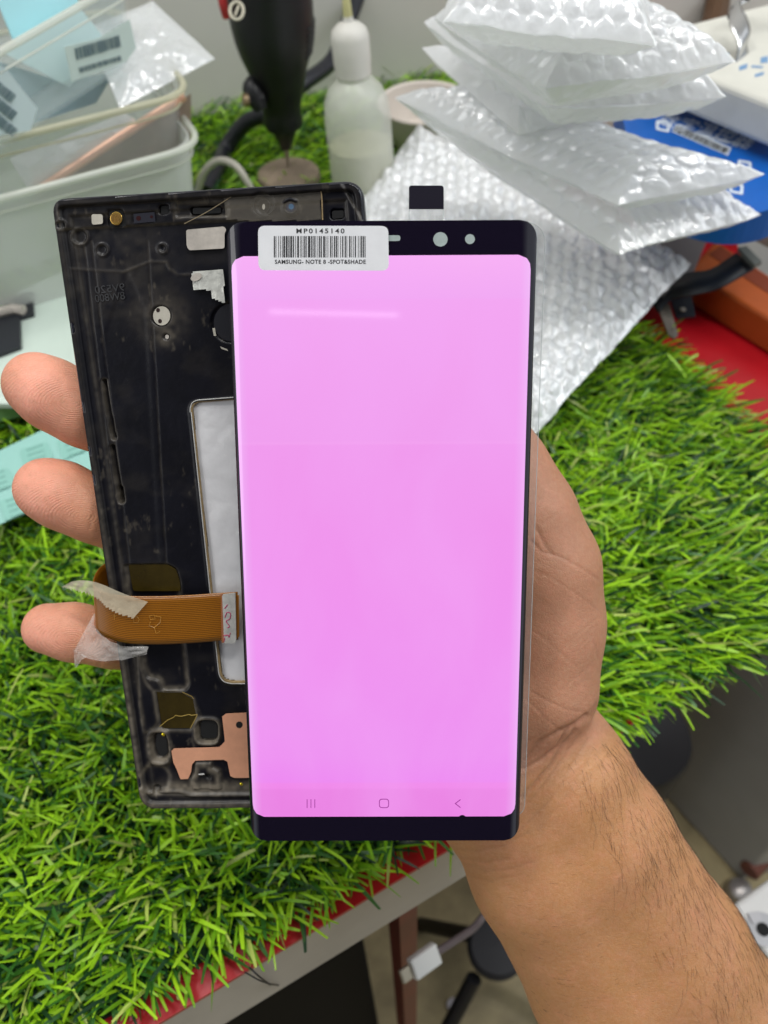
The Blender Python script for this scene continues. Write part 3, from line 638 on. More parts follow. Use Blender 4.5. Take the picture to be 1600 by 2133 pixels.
# strip: from the back of the chassis, round its left side, across the front to the connector; (upper px, lower px, z local)
st = [((262, 1192), (262, 1290), -.75), ((215, 1187), (225, 1300), -.74), ((198, 1190), (205, 1310), -.55), ((194, 1200), (196, 1312), -.2), ((199, 1215), (205, 1314), .10), ((222, 1226), (228, 1322), .22), ((262, 1234), (272, 1333), .25),
      ((330, 1236), (335, 1336), .22), ((400, 1235), (402, 1335), .16), ((455, 1232), (456, 1332), .12), ((497, 1230), (498, 1330), .10)]
up_ = spline([FP.w([*FP.loc(*a), z]) for a, b2, z in st], 60); lo_ = spline([FP.w([*FP.loc(*b2), z-.03]) for a, b2, z in st], 60)
t_ = np.linspace(0, 1, 9)[:, None, None]; Gd = up_[None]*(1-t_)+lo_[None]*t_
nrm = FP.A[:, 2]
fb = MB(); fb.grid(Gd); uvw = np.stack([np.broadcast_to(np.linspace(0, 1, 60)[None], (9, 60)), np.broadcast_to(t_[..., 0], (9, 60)), np.zeros((9, 60))], -1).reshape(-1, 3)
rib = obj('ribbon', fb, m_flex, flex, attrs={'uvw': uvw})
sd_ = rib.modifiers.new('thick', 'SOLIDIFY'); sd_.thickness = .02
cn = patch('connector_block', [(467, 1234), (494, 1230), (496, 1326), (493, 1334), (471, 1334)], .16, mat('grey_connector', (.44, .43, .40), .6, var=.22, vscale=4), .05, flex, r=3)
m_pen = mat('red_pen', (.50, .02, .12), .5)
for pts in ([(473, 1280), (477, 1270), (484, 1272), (483, 1283), (475, 1288), (482, 1298), (478, 1302)], [(470, 1318), (479, 1317), (481, 1321), (484, 1312)], [(472, 1262), (478, 1254)], [(471, 1330), (472, 1322)]):
    pm = MB(); pm.tube(pl(FP, spline(pts, 20), .215), .011, 5); obj('pen_mark', pm, m_pen, cn)
patch('gold_contacts', [(463, 1233), (467, 1233), (472, 1334), (465, 1334)], .145, mat('tin_pads', (.42, .16, .07), .35, metal=.3), .02, flex)
patch('ribbon_end', [(494, 1236), (500, 1236), (501, 1322), (495, 1326)], .13, mat('ribbon_end', (.45, .17, .02), .35), .02, flex)
m_em = mat('etched_mark', (.50, .25, .04), .3)
for pts in ([(318, 1276), (328, 1274), (330, 1282), (320, 1284), (318, 1276)], [(330, 1276), (342, 1278), (340, 1290), (328, 1300), (318, 1296), (320, 1288)], [(328, 1300), (332, 1312), (340, 1308)],
            [(286, 1278), (286, 1290), (294, 1290), (297, 1284), (294, 1278), (286, 1278)], [(243, 1276), (250, 1276)], [(246, 1272), (246, 1284)]):
    pm = MB(); pm.tube(pl(FP, pts, .262), .007, 4); obj('etched_mark', pm, m_em, rib)
m_t1 = mat('frosted_tape', (.66, .58, .42), .35, alpha=.58, bump=.5, bscale=6, bdist=.05, var=.12, vscale=3)
def tape(name, rows, m, amp=.03, seed=1, nu=50, nv=18, jag=None):   # rows: list of (top px, bottom px, z)
    a1 = spline([FP.w([*FP.loc(*a), z]) for a, b2, z in rows], nu); b1 = spline([FP.w([*FP.loc(*b2), z+.02]) for a, b2, z in rows], nu)
    if jag is not None:
        i = np.arange(nu); saw = ((i*jag) % 1.0)*.09
        b1 = b1+(a1-b1)/np.linalg.norm(a1-b1, axis=1)[:, None]*saw[:, None]
    t2 = np.linspace(0, 1, nv)[:, None, None]; g2 = a1[None]*(1-t2)+b1[None]*t2
    U, V_ = np.meshgrid(np.linspace(0, 6, nu), np.linspace(0, 2, nv)); g2 = g2+(amp*fbm(U, V_, seed))[..., None]*nrm
    o_ = MB(); o_.grid(g2); o2 = obj(name, o_, m, flex); return o2
tape('frosted_tape', [((131, 1221), (134, 1225), .05), ((160, 1206), (165, 1228), .18), ((205, 1204), (208, 1238), .32), ((255, 1222), (238, 1262), .36), ((317, 1245), (285, 1281), .34)], m_t1, jag=.31, nu=80)
m_t2 = mat('clear_loose_tape', (.75, .72, .68), .1, alpha=.30, bump=.8, bscale=2.2, bdist=.15)
tape('clear_tape', [((196, 1276), (152, 1358), -.1), ((200, 1300), (165, 1362), .05), ((220, 1318), (195, 1366), .20), ((236, 1325), (232, 1367), .30), ((275, 1335), (275, 1362), .32), ((317, 1338), (315, 1352), .30)], m_t2, amp=.12, seed=4)
tape('clear_tape', [((150, 1352), (154, 1391), -.1), ((163, 1360), (161, 1389), .0), ((185, 1364), (172, 1372), .1)], m_t2, amp=.08, seed=5, nu=20, nv=8)

# ------------------------------------------------------------------ HAND AND FOREARM
RES = .085
def cs(px, py, d): return np.array([(px-800)/FOC*d, -(py-1066.5)/FOC*d, -d])
chains = []
def chain(pts, k=.5, offs=None):                 # px, py, depth, radius(cm)
    c = [(cs(x, y, d), r) for x, y, d, r in pts]
    for a, b2 in zip(c[:-1], c[1:]): chains.append((a, b2, k))
def arm(pts, k=.6):                              # px,py,depth,halfwidth px -> two parallel bones
    nrm_ = np.array([.877, .48, 0])
    for sgn in (-1, 1):
        c = []
        for x, y, d, wpx in pts:
            w_ = wpx*d/FOC; c.append((cs(x, y, d)+nrm_*sgn*.27*w_, .73*w_))
        for a, b2 in zip(c[:-1], c[1:]): chains.append((a, b2, k))
arm([(1070, 1500, 26.1, 158), (1120, 1652, 25.8, 199), (1187, 1775, 26.1, 213), (1330, 2014, 27.0, 231), (1418, 2174, 27.6, 246), (1500, 2400, 28.4, 285), (1560, 2520, 28.8, 295)], .5)
# thenar, thumb hidden behind the display
chain([(1112, 1428, 24.75, 1.86), (1122, 1300, 24.6, 1.80), (1112, 1185, 24.3, 1.80), (1075, 1075, 24.0, 1.62), (1045, 985, 23.7, 1.28), (1000, 880, 23.2, 1.05), (960, 770, 22.6, .95), (935, 670, 22.0, .85)], .45)
# palm and heel
chain([(1060, 1560, 25.6, 1.9), (980, 1430, 25.2, 1.9), (880, 1250, 25.6, 1.5), (800, 1080, 25.9, 1.2)], .9)
chain([(1000, 1620, 25.7, 1.7), (900, 1560, 25.9, 1.6), (820, 1480, 26.1, 1.3)], .9)
chain([(1100, 1250, 25.4, 1.7), (930, 1150, 25.5, 1.5), (790, 980, 25.7, 1.15)], .9)
chain([(1000, 1400, 25.6, 1.7), (850, 1400, 26.0, 1.4), (760, 1340, 26.1, 1.15)], .9)
# fingers: index, middle, ring reach past the left edge; little finger stays behind
fingers = [[(790, 980, 25.7, 1.12), (560, 985, 25.6, .98), (400, 965, 24.9, .94), (270, 905, 24.0, .90), (172, 858, 23.5, .90), (110, 822, 23.3, .925), (73, 800, 23.35, .87)],
           [(800, 1130, 25.9, 1.12), (580, 1165, 25.9, 1.0), (420, 1150, 25.2, .96), (290, 1105, 24.4, .90), (190, 1060, 23.9, .86), (130, 1032, 23.75, .90), (94, 1018, 23.8, .86)],
           [(790, 1300, 26.3, 1.08), (590, 1345, 26.5, .96), (450, 1355, 26.1, .88), (330, 1350, 25.6, .84), (230, 1330, 25.1, .80), (155, 1317, 24.9, .80), (100, 1309, 24.9, .74)],
           [(820, 1470, 26.1, 1.0), (680, 1540, 26.2, .85), (560, 1540, 25.8, .78), (470, 1500, 25.4, .74), (430, 1460, 25.3, .68)]]
for fg in fingers: chain(fg, .35)
allp = np.array([c[0] for ch in chains for c in ch[:2]]); lo = allp.min(0)-3.4; hi = allp.max(0)+3.4; lo[1] = max(lo[1], cs(1400, 2330, 27.5)[1]); 
ax_ = [np.arange(lo[i], hi[i], RES) for i in range(3)]
Fd = np.full([len(a) for a in ax_], 5., np.float32)
for (a, ra), (b2, rb), kk in chains:
    mn = np.minimum(a, b2)-max(ra, rb)-1.1; mxx = np.maximum(a, b2)+max(ra, rb)+1.1
    sl_ = tuple(slice(max(0, int((mn[i]-lo[i])/RES)), max(0, int((mxx[i]-lo[i])/RES)+1)) for i in range(3))
    gx, gy, gz = [ax_[i][sl_[i]].astype(np.float32) for i in range(3)]
    if not (len(gx) and len(gy) and len(gz)): continue
    e = (b2-a); L2 = float(e @ e)
    dx = gx[:, None, None]-a[0]; dy = gy[None, :, None]-a[1]; dzz = gz[None, None]-a[2]
    t = np.clip((dx*e[0]+dy*e[1]+dzz*e[2])/L2, 0, 1).astype(np.float32)
    d = np.sqrt((dx-t*e[0])**2+(dy-t*e[1])**2+(dzz-t*e[2])**2)-(ra+(rb-ra)*t)
    cur = Fd[sl_]; h = np.clip(.5+.5*(cur-d)/kk, 0, 1); Fd[sl_] = cur*(1-h)+d*h-kk*h*(1-h)
Fd[:, 0, :] = 1  # close the cut end of the forearm, well below the picture
def surface_nets(F, lo, res):
    ins = F < 0; nx_, ny_, nz_ = F.shape
    cnt = np.zeros((nx_-1, ny_-1, nz_-1), np.uint8)
    for i in (0, 1):
        for j in (0, 1):
            for k in (0, 1): cnt += ins[i:nx_-1+i, j:ny_-1+j, k:nz_-1+k]
    cell = np.argwhere((cnt > 0) & (cnt < 8)); ids = np.full(cnt.shape, -1, np.int32); ids[tuple(cell.T)] = np.arange(len(cell))
    acc = np.zeros((len(cell), 3)); num = np.zeros(len(cell))
    cor = [(i, j, k) for i in (0, 1) for j in (0, 1) for k in (0, 1)]
    for a in cor:
        for ax in range(3):
            if a[ax]: continue
            b2 = list(a); b2[ax] = 1
            fa = F[cell[:, 0]+a[0], cell[:, 1]+a[1], cell[:, 2]+a[2]].astype(float); fb_ = F[cell[:, 0]+b2[0], cell[:, 1]+b2[1], cell[:, 2]+b2[2]].astype(float)
            cr_ = (fa < 0) != (fb_ < 0); t = np.where(cr_, fa/(fa-fb_+1e-12), 0)
            pos = np.array(a, float)+0*cell; pos[:, ax] = t; acc += pos*cr_[:, None]; num += cr_
    v = (cell+acc/num[:, None])*res+lo
    faces = []
    for ax in range(3):
        s0 = [slice(1, -1)]*3; s0[ax] = slice(0, -1); s1 = list(s0); s1[ax] = slice(1, None)
        A_ = ins[tuple(s0)]; B_ = ins[tuple(s1)]; e = np.argwhere(A_ != B_); off = np.ones(3, int); off[ax] = 0
        flip = A_[tuple(e.T)]; e = e+off
        u, w2 = [(1, 2), (2, 0), (0, 1)][ax]; du = np.zeros(3, int); du[u] = 1; dw = np.zeros(3, int); dw[w2] = 1
        c0 = ids[tuple((e-du-dw).T)]; c1 = ids[tuple((e-dw).T)]; c2 = ids[tuple(e.T)]; c3 = ids[tuple((e-du).T)]
        qd = np.stack([c0, c1, c2, c3], -1); qd[~flip] = qd[~flip][:, ::-1]; faces.append(qd)
    f = np.vstack(faces); return v, f[(f >= 0).all(1)]
hv, hf = surface_nets(Fd, lo, RES)
# smooth once, then fold creases
def vnorm(v, f):
    n_ = np.cross(v[f[:, 2]]-v[f[:, 0]], v[f[:, 3]]-v[f[:, 1]]); o_ = np.zeros_like(v)
    for i in range(4): np.add.at(o_, f[:, i], n_)
    return o_/(np.linalg.norm(o_, axis=1)[:, None]+1e-9)
def relax(v, f, it):
    for _ in range(it):
        s_ = np.zeros_like(v); c_ = np.zeros(len(v))
        for i in range(4):
            for j in (1, 3): np.add.at(s_, f[:, i], v[f[:, (i+j) % 4]]); np.add.at(c_, f[:, i], 1)
        v = v*.5+.5*s_/c_[:, None]
    return v
hv = relax(hv, hf, 3)
# one linear subdivision so that folds of the skin can be modelled
def subdiv(v, f):
    n0 = len(v); ed_ = np.sort(np.vstack([f[:, [i, (i+1) % 4]] for i in range(4)]), 1); key = ed_[:, 0].astype(np.int64)*n0+ed_[:, 1]
    uq, inv = np.unique(key, return_inverse=True); em = (v[uq//n0]+v[uq % n0])/2; fc = v[f].mean(1); nf = len(f); inv = inv.reshape(4, nf)+n0; ci = n0+len(uq)+np.arange(nf)
    out = np.vstack([np.stack([f[:, i], inv[i], ci, inv[(i-1) % 4]], -1) for i in range(4)]); return np.vstack([v, em, fc]), out
hv, hf = subdiv(hv, hf); hv = relax(hv, hf, 2)
hn = vnorm(hv, hf)
hpx = 800+FOC*hv[:, 0]/-hv[:, 2]; hpy = 1066.5-FOC*hv[:, 1]/-hv[:, 2]
tocam = -hv/np.linalg.norm(hv, axis=1)[:, None]; facing = (hn*tocam).sum(1); print('hand verts', len(hv), 'front', (facing > 0).mean())
front = sst(-.05, .25, facing)
creases = [  # px polyline, depth cm, width px
    ([(1247, 1468), (1232, 1490), (1200, 1508), (1160, 1528), (1120, 1550), (1085, 1592)], .10, 7),
    ([(1222, 1490), (1180, 1526), (1160, 1556), (1130, 1580), (1095, 1600), (1080, 1603)], .085, 5),
    ([(1200, 1520), (1165, 1562), (1150, 1590), (1120, 1625), (1085, 1662)], .09, 5),
    ([(1208, 1530), (1175, 1575), (1140, 1625), (1100, 1672)], .035, 4),
    ([(1225, 1540), (1200, 1580), (1172, 1630), (1140, 1675), (1100, 1715), (1060, 1752)], .03, 4.5),
    ([(1235, 1565), (1205, 1620), (1170, 1670), (1120, 1730)], .02, 4.5),
    ([(940, 1765), (990, 1775), (1050, 1762), (1100, 1735)], .03, 5), ([(950, 1782), (1000, 1797), (1060, 1790)], .03, 5),
    ([(968, 1800), (1010, 1815), (1060, 1812), (1110, 1795)], .025, 4), ([(975, 1825), (1020, 1836), (1070, 1825)], .02, 4),
    ([(1108, 1128), (1130, 1150), (1165, 1158), (1205, 1180), (1245, 1206)], .045, 3.2), ([(1118, 1100), (1135, 1135), (1150, 1153)], .05, 5),
    ([(1110, 1185), (1150, 1205), (1200, 1235), (1245, 1270)], .022, 2.6),
    ([(1105, 1312), (1140, 1335), (1180, 1372), (1200, 1385)], .022, 2.6), ([(1105, 1440), (1150, 1465), (1180, 1478), (1215, 1482)], .028, 2.8),
    ([(1100, 1460), (1140, 1500), (1170, 1525)], .025, 2.6), ([(1225, 1318), (1240, 1345), (1247, 1375)], .025, 3), ([(1150, 1500), (1120, 1535), (1095, 1545)], .02, 3),
    ([(1170, 1355), (1130, 1400)], .012, 2.2), ([(1240, 1375), (1170, 1440)], .014, 2.2), ([(1225, 1330), (1150, 1410)], .012, 2.2), ([(1130, 1090), (1180, 1060)], .012, 3),
    ([(1105, 1420), (1135, 1400), (1175, 1350), (1240, 1290)], .012, 2.2), ([(1180, 1100), (1215, 1150), (1240, 1150)], .012, 3), ([(1200, 1340), (1245, 1300)], .012, 2),
    ([(150, 1340), (180, 1390)], .0, 3), ([(205, 1388), (212, 1372), (225, 1366)], .04, 4), ([(186, 1100), (192, 1080), (196, 1060)], .03, 4)]
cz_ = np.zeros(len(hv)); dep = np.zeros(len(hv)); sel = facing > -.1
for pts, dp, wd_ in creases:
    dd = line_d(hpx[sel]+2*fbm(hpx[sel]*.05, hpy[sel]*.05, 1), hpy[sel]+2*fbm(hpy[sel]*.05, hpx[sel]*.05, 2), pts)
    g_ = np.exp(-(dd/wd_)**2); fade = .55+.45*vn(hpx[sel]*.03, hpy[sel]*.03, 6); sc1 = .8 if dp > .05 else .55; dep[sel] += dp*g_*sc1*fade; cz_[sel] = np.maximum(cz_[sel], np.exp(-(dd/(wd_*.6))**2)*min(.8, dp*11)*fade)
# fine oblique skin folds over the wrist
u_ = (hpx*.77+hpy*.64); v_ = (-hpx*.64+hpy*.77)
wr = np.exp(-(((hpx-1120)*.55+(hpy-1650)*.83)/85)**2)*(facing > 0)
dep += wr*.016*np.clip(fbm(u_*.012, v_*.0+u_*.085+fbm(u_*.01, v_*.01, 5)*2, 3, 3)+.1, 0, 1)
armm = sst(1500, 1700, hpy+.45*(hpx-1120)*0)*(facing > 0)
dep += .006*fbm(hpx*.05, hpy*.05, 2)+.004*fbm(hpx*.18, hpy*.18, 4)
hv2 = hv-hn*(dep*front)[:, None]
# colour zones: pink finger pads, paler palm, browner forearm
tipc = np.exp(-((hpx-60)/150.)**2)*(hpx < 420)
palm = ((hpx > 900) & (hpy < 1640)).astype(float)*sst(0, 60, 1640-hpy+(hpx-1100)*-.5)
ridge = np.zeros(len(hv)); 
for (cx, cy, sy_) in ((95, 840, 1), (110, 1075, 1), (90, 1330, 1)):
    dd = np.hypot((hpx-cx-60)*.55, (hpy-cy)*1.0); m_ = (np.abs(hpy-cy) < 135) & (hpx < 300) & (hpy > cy-130) & (hpy < cy+110)
    if cy == 840: m_ &= hpy < 940
    if cy == 1075: m_ &= (hpy >= 940) & (hpy < 1190)
    if cy == 1330: m_ &= hpy >= 1190
    ridge[m_] = dd[m_]
m_skin = bpy.data.materials.new('skin'); m_skin.use_nodes = True; nt = m_skin.node_tree; N = nt.nodes; L = nt.links
b = N['Principled BSDF']; b.inputs['Roughness'].default_value = .46; b.inputs['Specular IOR Level'].default_value = .42
b.inputs['Subsurface Weight'].default_value = .18; b.inputs['Subsurface Radius'].default_value = (.35, .14, .07); b.inputs['Subsurface Scale'].default_value = 1
def attrn(n_): a2 = N.new('ShaderNodeAttribute'); a2.attribute_name = n_; return a2
def mixc(fac, A, B, mode='MIX'):
    x_ = N.new('ShaderNodeMix'); x_.data_type = 'RGBA'; x_.blend_type = mode
    for inp, val in ((x_.inputs[0], fac), (x_.inputs['A'], A), (x_.inputs['B'], B)):
        if hasattr(val, 'links') or isinstance(val, bpy.types.NodeSocket): L.new(val, inp)
        elif isinstance(val, tuple): inp.default_value = (*val, 1)
        else: inp.default_value = val
    return x_.outputs['Result']
tc = N.new('ShaderNodeTexCoord')
def noise(scale, det=4, r=.6):
    n_ = N.new('ShaderNodeTexNoise'); n_.inputs['Scale'].default_value = scale; n_.inputs['Detail'].default_value = det; n_.inputs['Roughness'].default_value = r; L.new(tc.outputs['Object'], n_.inputs['Vector']); return n_.outputs['Fac']
def mrange(x_, a0, a1, b0, b1):
    m_ = N.new('ShaderNodeMapRange'); L.new(x_, m_.inputs[0]); m_.inputs[1].default_value = a0; m_.inputs[2].default_value = a1; m_.inputs[3].default_value = b0; m_.inputs[4].default_value = b1; return m_.outputs[0]
def mth(op, a0, b0=None):
    m_ = N.new('ShaderNodeMath'); m_.operation = op
    for i, val in enumerate((a0, b0)):
        if val is None: continue
        if isinstance(val, (int, float)): m_.inputs[i].default_value = val
        else: L.new(val, m_.inputs[i])
    return m_.outputs[0]
c_ = mixc(attrn('palm').outputs['Fac'], (.475, .222, .084), (.46, .21, .122))
c_ = mixc(attrn('tip').outputs['Fac'], c_, (.88, .37, .26))
c_ = mixc(mrange(noise(.55, 4), .35, .7, 0, .5), c_, (.43, .19, .10))
c_ = mixc(mrange(noise(1.9, 5, .7), .48, .72, 0, .30), c_, (.68, .27, .17))
c_ = mixc(mrange(noise(5, 5, .75), .5, .75, 0, .30), c_, (.38, .18, .09))
c_ = mixc(mrange(noise(9, 5, .7), .4, .75, 0, .22), c_, (.66, .44, .27))
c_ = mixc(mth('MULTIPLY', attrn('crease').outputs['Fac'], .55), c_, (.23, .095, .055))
L.new(c_, b.inputs['Base Color'])
vor = N.new('ShaderNodeTexVoronoi'); vor.inputs['Scale'].default_value = 11; vor.feature = 'DISTANCE_TO_EDGE'; L.new(tc.outputs['Object'], vor.inputs['Vector'])
mp_ = N.new('ShaderNodeMapping'); mp_.inputs['Scale'].default_value = (1, .6, .6); 
hgt = mth('ADD', mth('MULTIPLY', mrange(vor.outputs['Distance'], 0, .12, 0, 1), .45), mth('MULTIPLY', noise(22, 5), .55))
rd = attrn('ridge').outputs['Fac']; sn_ = mth('SINE', mth('MULTIPLY', rd, 6.283/4.3)); rm_ = mrange(rd, .5, 3, 0, 1)
hgt = mth('ADD', hgt, mth('MULTIPLY', mth('MULTIPLY', mth('MULTIPLY', sn_, rm_), .5), mrange(noise(3.5, 3), .38, .6, 0, 1)))
bpn = N.new('ShaderNodeBump'); bpn.inputs['Strength'].default_value = .45; bpn.inputs['Distance'].default_value = .02; L.new(hgt, bpn.inputs['Height']); L.new(bpn.outputs[0], b.inputs['Normal'])
hw = c2w(hv2)
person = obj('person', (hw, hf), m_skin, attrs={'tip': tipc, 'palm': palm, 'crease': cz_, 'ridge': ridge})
tag(person, 'bare right hand and hairy forearm holding the phone display and chassis from behind', 'person')
# hairs on the forearm
def hairs():
    V = []; F = []; n_ = 0
    # arm coordinates: s along the arm, t across
    s_ = (hpx-1124)*.48+(hpy-1662)*.877; t_ = (hpx-1124)*.877-(hpy-1662)*.48
    wdt = 204+.11*s_
    tt_ = t_/wdt
    hw_n = hn
    cand = np.where((s_ > -150) & (s_ < 640) & (facing > -.5) & (hpx > 930) & ~((palm > .3)) & (hpy > 1490))[0]
    wgt = np.where(tt_[cand] > .15, 1.0*sst(.1, .55, tt_[cand])+.1, .42*sst(60, 200, s_[cand]))*sst(-150, 60, s_[cand]+(tt_[cand] > .5)*90)+1e-4
    wgt /= wgt.sum(); N_ = 3600
    pick = rng.choice(cand, N_, p=wgt)
    B = np.array([RT, UP, -FW]).T
    axis = np.array([-.48, .877, 0.])           # towards the hand, camera axes
    side = np.array([.877, .48, 0.])
    for i in pick:
        nn = hn[i]; long_ = tt_[i] > .2
        Lh = (random.uniform(.5, 1.5) if long_ else random.uniform(.18, .45))
        if long_: d0 = -axis*1.0+side*random.uniform(-.65, .15)
        else: d0 = axis*-.25-side*(.9+random.uniform(-.3, .3))*-1
        d0 = d0-nn*(d0 @ nn); d0 /= np.linalg.norm(d0)
        p = hv2[i].copy()-nn*.01; dd = d0+nn*random.uniform(.12, .38); dd /= np.linalg.norm(dd)
        cv = random.uniform(-.5, .5); r0 = random.uniform(.0018, .0036) if long_ else random.uniform(.002, .0032)
        bi = np.cross(nn, d0); path = [p.copy()]
        for q in range(5):
            dd = dd-nn*.16+bi*cv*.22; dd /= np.linalg.norm(dd); p = p+dd*Lh/5; path.append(p.copy())
        for q, pp in enumerate(path):
            rr = r0*(1-.16*q)
            for th in (0, 2.09, 4.19): V.append(pp+rr*(math.cos(th)*bi+math.sin(th)*nn))
        for q in range(5):
            for th in range(3): F.append((n_+q*3+th, n_+q*3+(th+1) % 3, n_+q*3+3+(th+1) % 3, n_+q*3+3+th))
        n_ += 18
    return c2w(np.array(V)), F
V_, F_ = hairs()
hr = obj('arm_hair', (V_, np.array(F_)), mat('hair', (.045, .022, .012), .45), person, smooth=True); hr['kind'] = 'stuff'
for o_ in list(sc.objects):
    pass

# ------------------------------------------------------------------ BUBBLE ENVELOPES
def plastic(name, col, alpha, rough, bscale=3, bump=.6, tr=.25, gloss=.0):
    m = bpy.data.materials.new(name); m.use_nodes = True; nt = m.node_tree; N = nt.nodes; L = nt.links
    b = N['Principled BSDF']; b.inputs['Base Color'].default_value = (*col, 1); b.inputs['Roughness'].default_value = rough; b.inputs['Specular IOR Level'].default_value = .8
    t = N.new('ShaderNodeBsdfTranslucent'); t.inputs[0].default_value = (*col, 1); a1 = N.new('ShaderNodeMixShader'); a1.inputs[0].default_value = tr
    L.new(b.outputs[0], a1.inputs[1]); L.new(t.outputs[0], a1.inputs[2])
    gg = N.new('ShaderNodeBsdfGlossy'); gg.inputs['Roughness'].default_value = rough; gg.inputs[0].default_value = (1, 1, 1, 1)
    a3 = N.new('ShaderNodeMixShader'); a3.inputs[0].default_value = gloss; L.new(a1.outputs[0], a3.inputs[1]); L.new(gg.outputs[0], a3.inputs[2]); a1 = a3
    tp = N.new('ShaderNodeBsdfTransparent'); a2 = N.new('ShaderNodeMixShader'); a2.inputs[0].default_value = alpha
    L.new(tp.outputs[0], a2.inputs[1]); L.new(a1.outputs[0], a2.inputs[2]); L.new(a2.outputs[0], N['Material Output'].inputs[0])
    tc = N.new('ShaderNodeTexCoord'); n = N.new('ShaderNodeTexNoise'); n.inputs['Scale'].default_value = bscale; n.inputs['Detail'].default_value = 5; n.inputs['Distortion'].default_value = .6; L.new(tc.outputs['Object'], n.inputs['Vector'])
    bp = N.new('ShaderNodeBump'); bp.inputs['Strength'].default_value = bump; bp.inputs['Distance'].default_value = .12; L.new(n.outputs['Fac'], bp.inputs['Height']); L.new(bp.outputs[0], b.inputs['Normal']); L.new(bp.outputs[0], gg.inputs['Normal'])
    return m
m_bub = plastic('bubble_film', (.96, .97, .985), .88, .10, 3.5, .7, .3, .2)
m_bub2 = plastic('bubble_film_clear', (.96, .97, .98), .76, .16, 2.5, .3, .45, .10)
m_bub3 = plastic('bubble_film_milky', (.96, .97, .98), .86, .16, 2.5, .35, .42, .13)
def envelope(label, c, th=1.0, m=None, pitch=.85, amp=.15, crink=.24, seed=0, n=(240, 190)):
    c = [G(*p) for p in c]                       # back-left, back-right, front-right, front-left
    U, V2 = np.meshgrid(np.linspace(0, 1, n[0]), np.linspace(0, 1, n[1]))
    Bl = (c[0]*(1-U[..., None])+c[1]*U[..., None])*(1-V2[..., None])+(c[3]*(1-U[..., None])+c[2]*U[..., None])*V2[..., None]
    lu = np.linalg.norm(c[1]-c[0]); lv = np.linalg.norm(c[3]-c[0]); su, sv = U*lu, V2*lv
    nrm_ = np.cross(c[1]-c[0], c[3]-c[0]); nrm_ /= np.linalg.norm(nrm_); nrm_ *= np.sign(nrm_[2])
    edge = np.minimum.reduce([su, lu-su, sv, lv-sv]); puff = np.sqrt(np.clip(sst(0, 2.2, edge), 0, 1))
    row = np.floor(sv/pitch/.87); bu = (su+(row % 2)*pitch/2)/pitch; bx = (bu-np.floor(bu)-.5)*pitch; by = (sv/pitch/.87-row-.5)*pitch*.87
    bub = np.sqrt(np.clip(1-(np.hypot(bx, by)/(pitch*.46))**2, 0, 1)); bid = vn(np.floor(bu)*7.3, row*3.7, seed); bub *= .7+.45*bid
    wob = fbm(su*.12+seed*3, sv*.12, seed, 3); crk = np.abs(fbm(su*.7+seed, sv*.7, seed+1, 4))-.25
    jx = .18*fbm(su*.8, sv*.8, seed+3)
    mb_ = MB()
    top_ = Bl+nrm_*((th*.5*puff+amp*bub*sst(0, .8, edge)+crink*crk*(.5+puff*.8)+wob*.5+jx*.3*(edge < .6))[..., None])+(c[1]-c[0])/lu*(jx*(edge < 1.))[..., None]
    bot_ = Bl+nrm_*((-th*.5*puff-.02+amp*-.6*bub*sst(0, .8, edge)+wob*.5+crink*crk*.5)[..., None])+(c[1]-c[0])/lu*(jx*(edge < 1.))[..., None]
    mb_.grid(top_); mb_.grid(bot_[::2, ::2], flip=True)
    o = obj('bubble_envelope', mb_, m or m_bub, ang=180)
    tag(o, label, 'bubble wrap envelope', 'bubble wrap envelopes stacked on the bench'); return o
envelope('large crinkled bubble wrap envelope lying flat on the grass, lowest of the stack', [(870, 262, 4.2), (1442, 548, 4.2), (1112, 905, 3.2), (640, 560, 3.2)], 2.0, pitch=1.1, amp=.27, crink=.48, seed=1, n=(280, 260), m=m_bub)
envelope('bubble wrap envelope with a pointed corner over the blue box, just above the lowest one', [(1190, 290, 10.6), (1590, 440, 10.8), (1290, 528, 10.2), (856, 236, 10.6)], 2.4, seed=2, m=m_bub2)
envelope('broad bubble wrap envelope halfway up the stack, its long edge crossing the blue box', [(1000, 214, 12.9), (1595, 364, 13.0), (1285, 434, 12.4), (820, 205, 12.9)], 2.5, seed=3, m=m_bub3, n=(300, 220))
envelope('limp bubble wrap envelope sticking out left in the middle of the stack', [(1200, 120, 14.8), (1360, 225, 14.6), (1080, 275, 14.2), (878, 90, 15)], 2.4, seed=4, m=m_bub2)
envelope('glossy bubble wrap envelope third from the top, front edge above the blue box', [(1180, 30, 16.8), (1512, 208, 16.8), (1135, 232, 16.4), (882, 52, 17)], 3.0, seed=5, m=m_bub3)
envelope('bubble wrap envelope second from the top, reaching the white box', [(1200, -30, 19.0), (1535, 138, 18.8), (1140, 170, 18.6), (900, 34, 19.2)], 2.8, seed=6, m=m_bub2)
envelope('topmost bubble wrap envelope, cut by the upper edge of the photo', [(960, -140, 21.4), (1330, -120, 21.4), (1366, 88, 20.8), (925, 40, 21)], 2.8, seed=7, m=m_bub3)

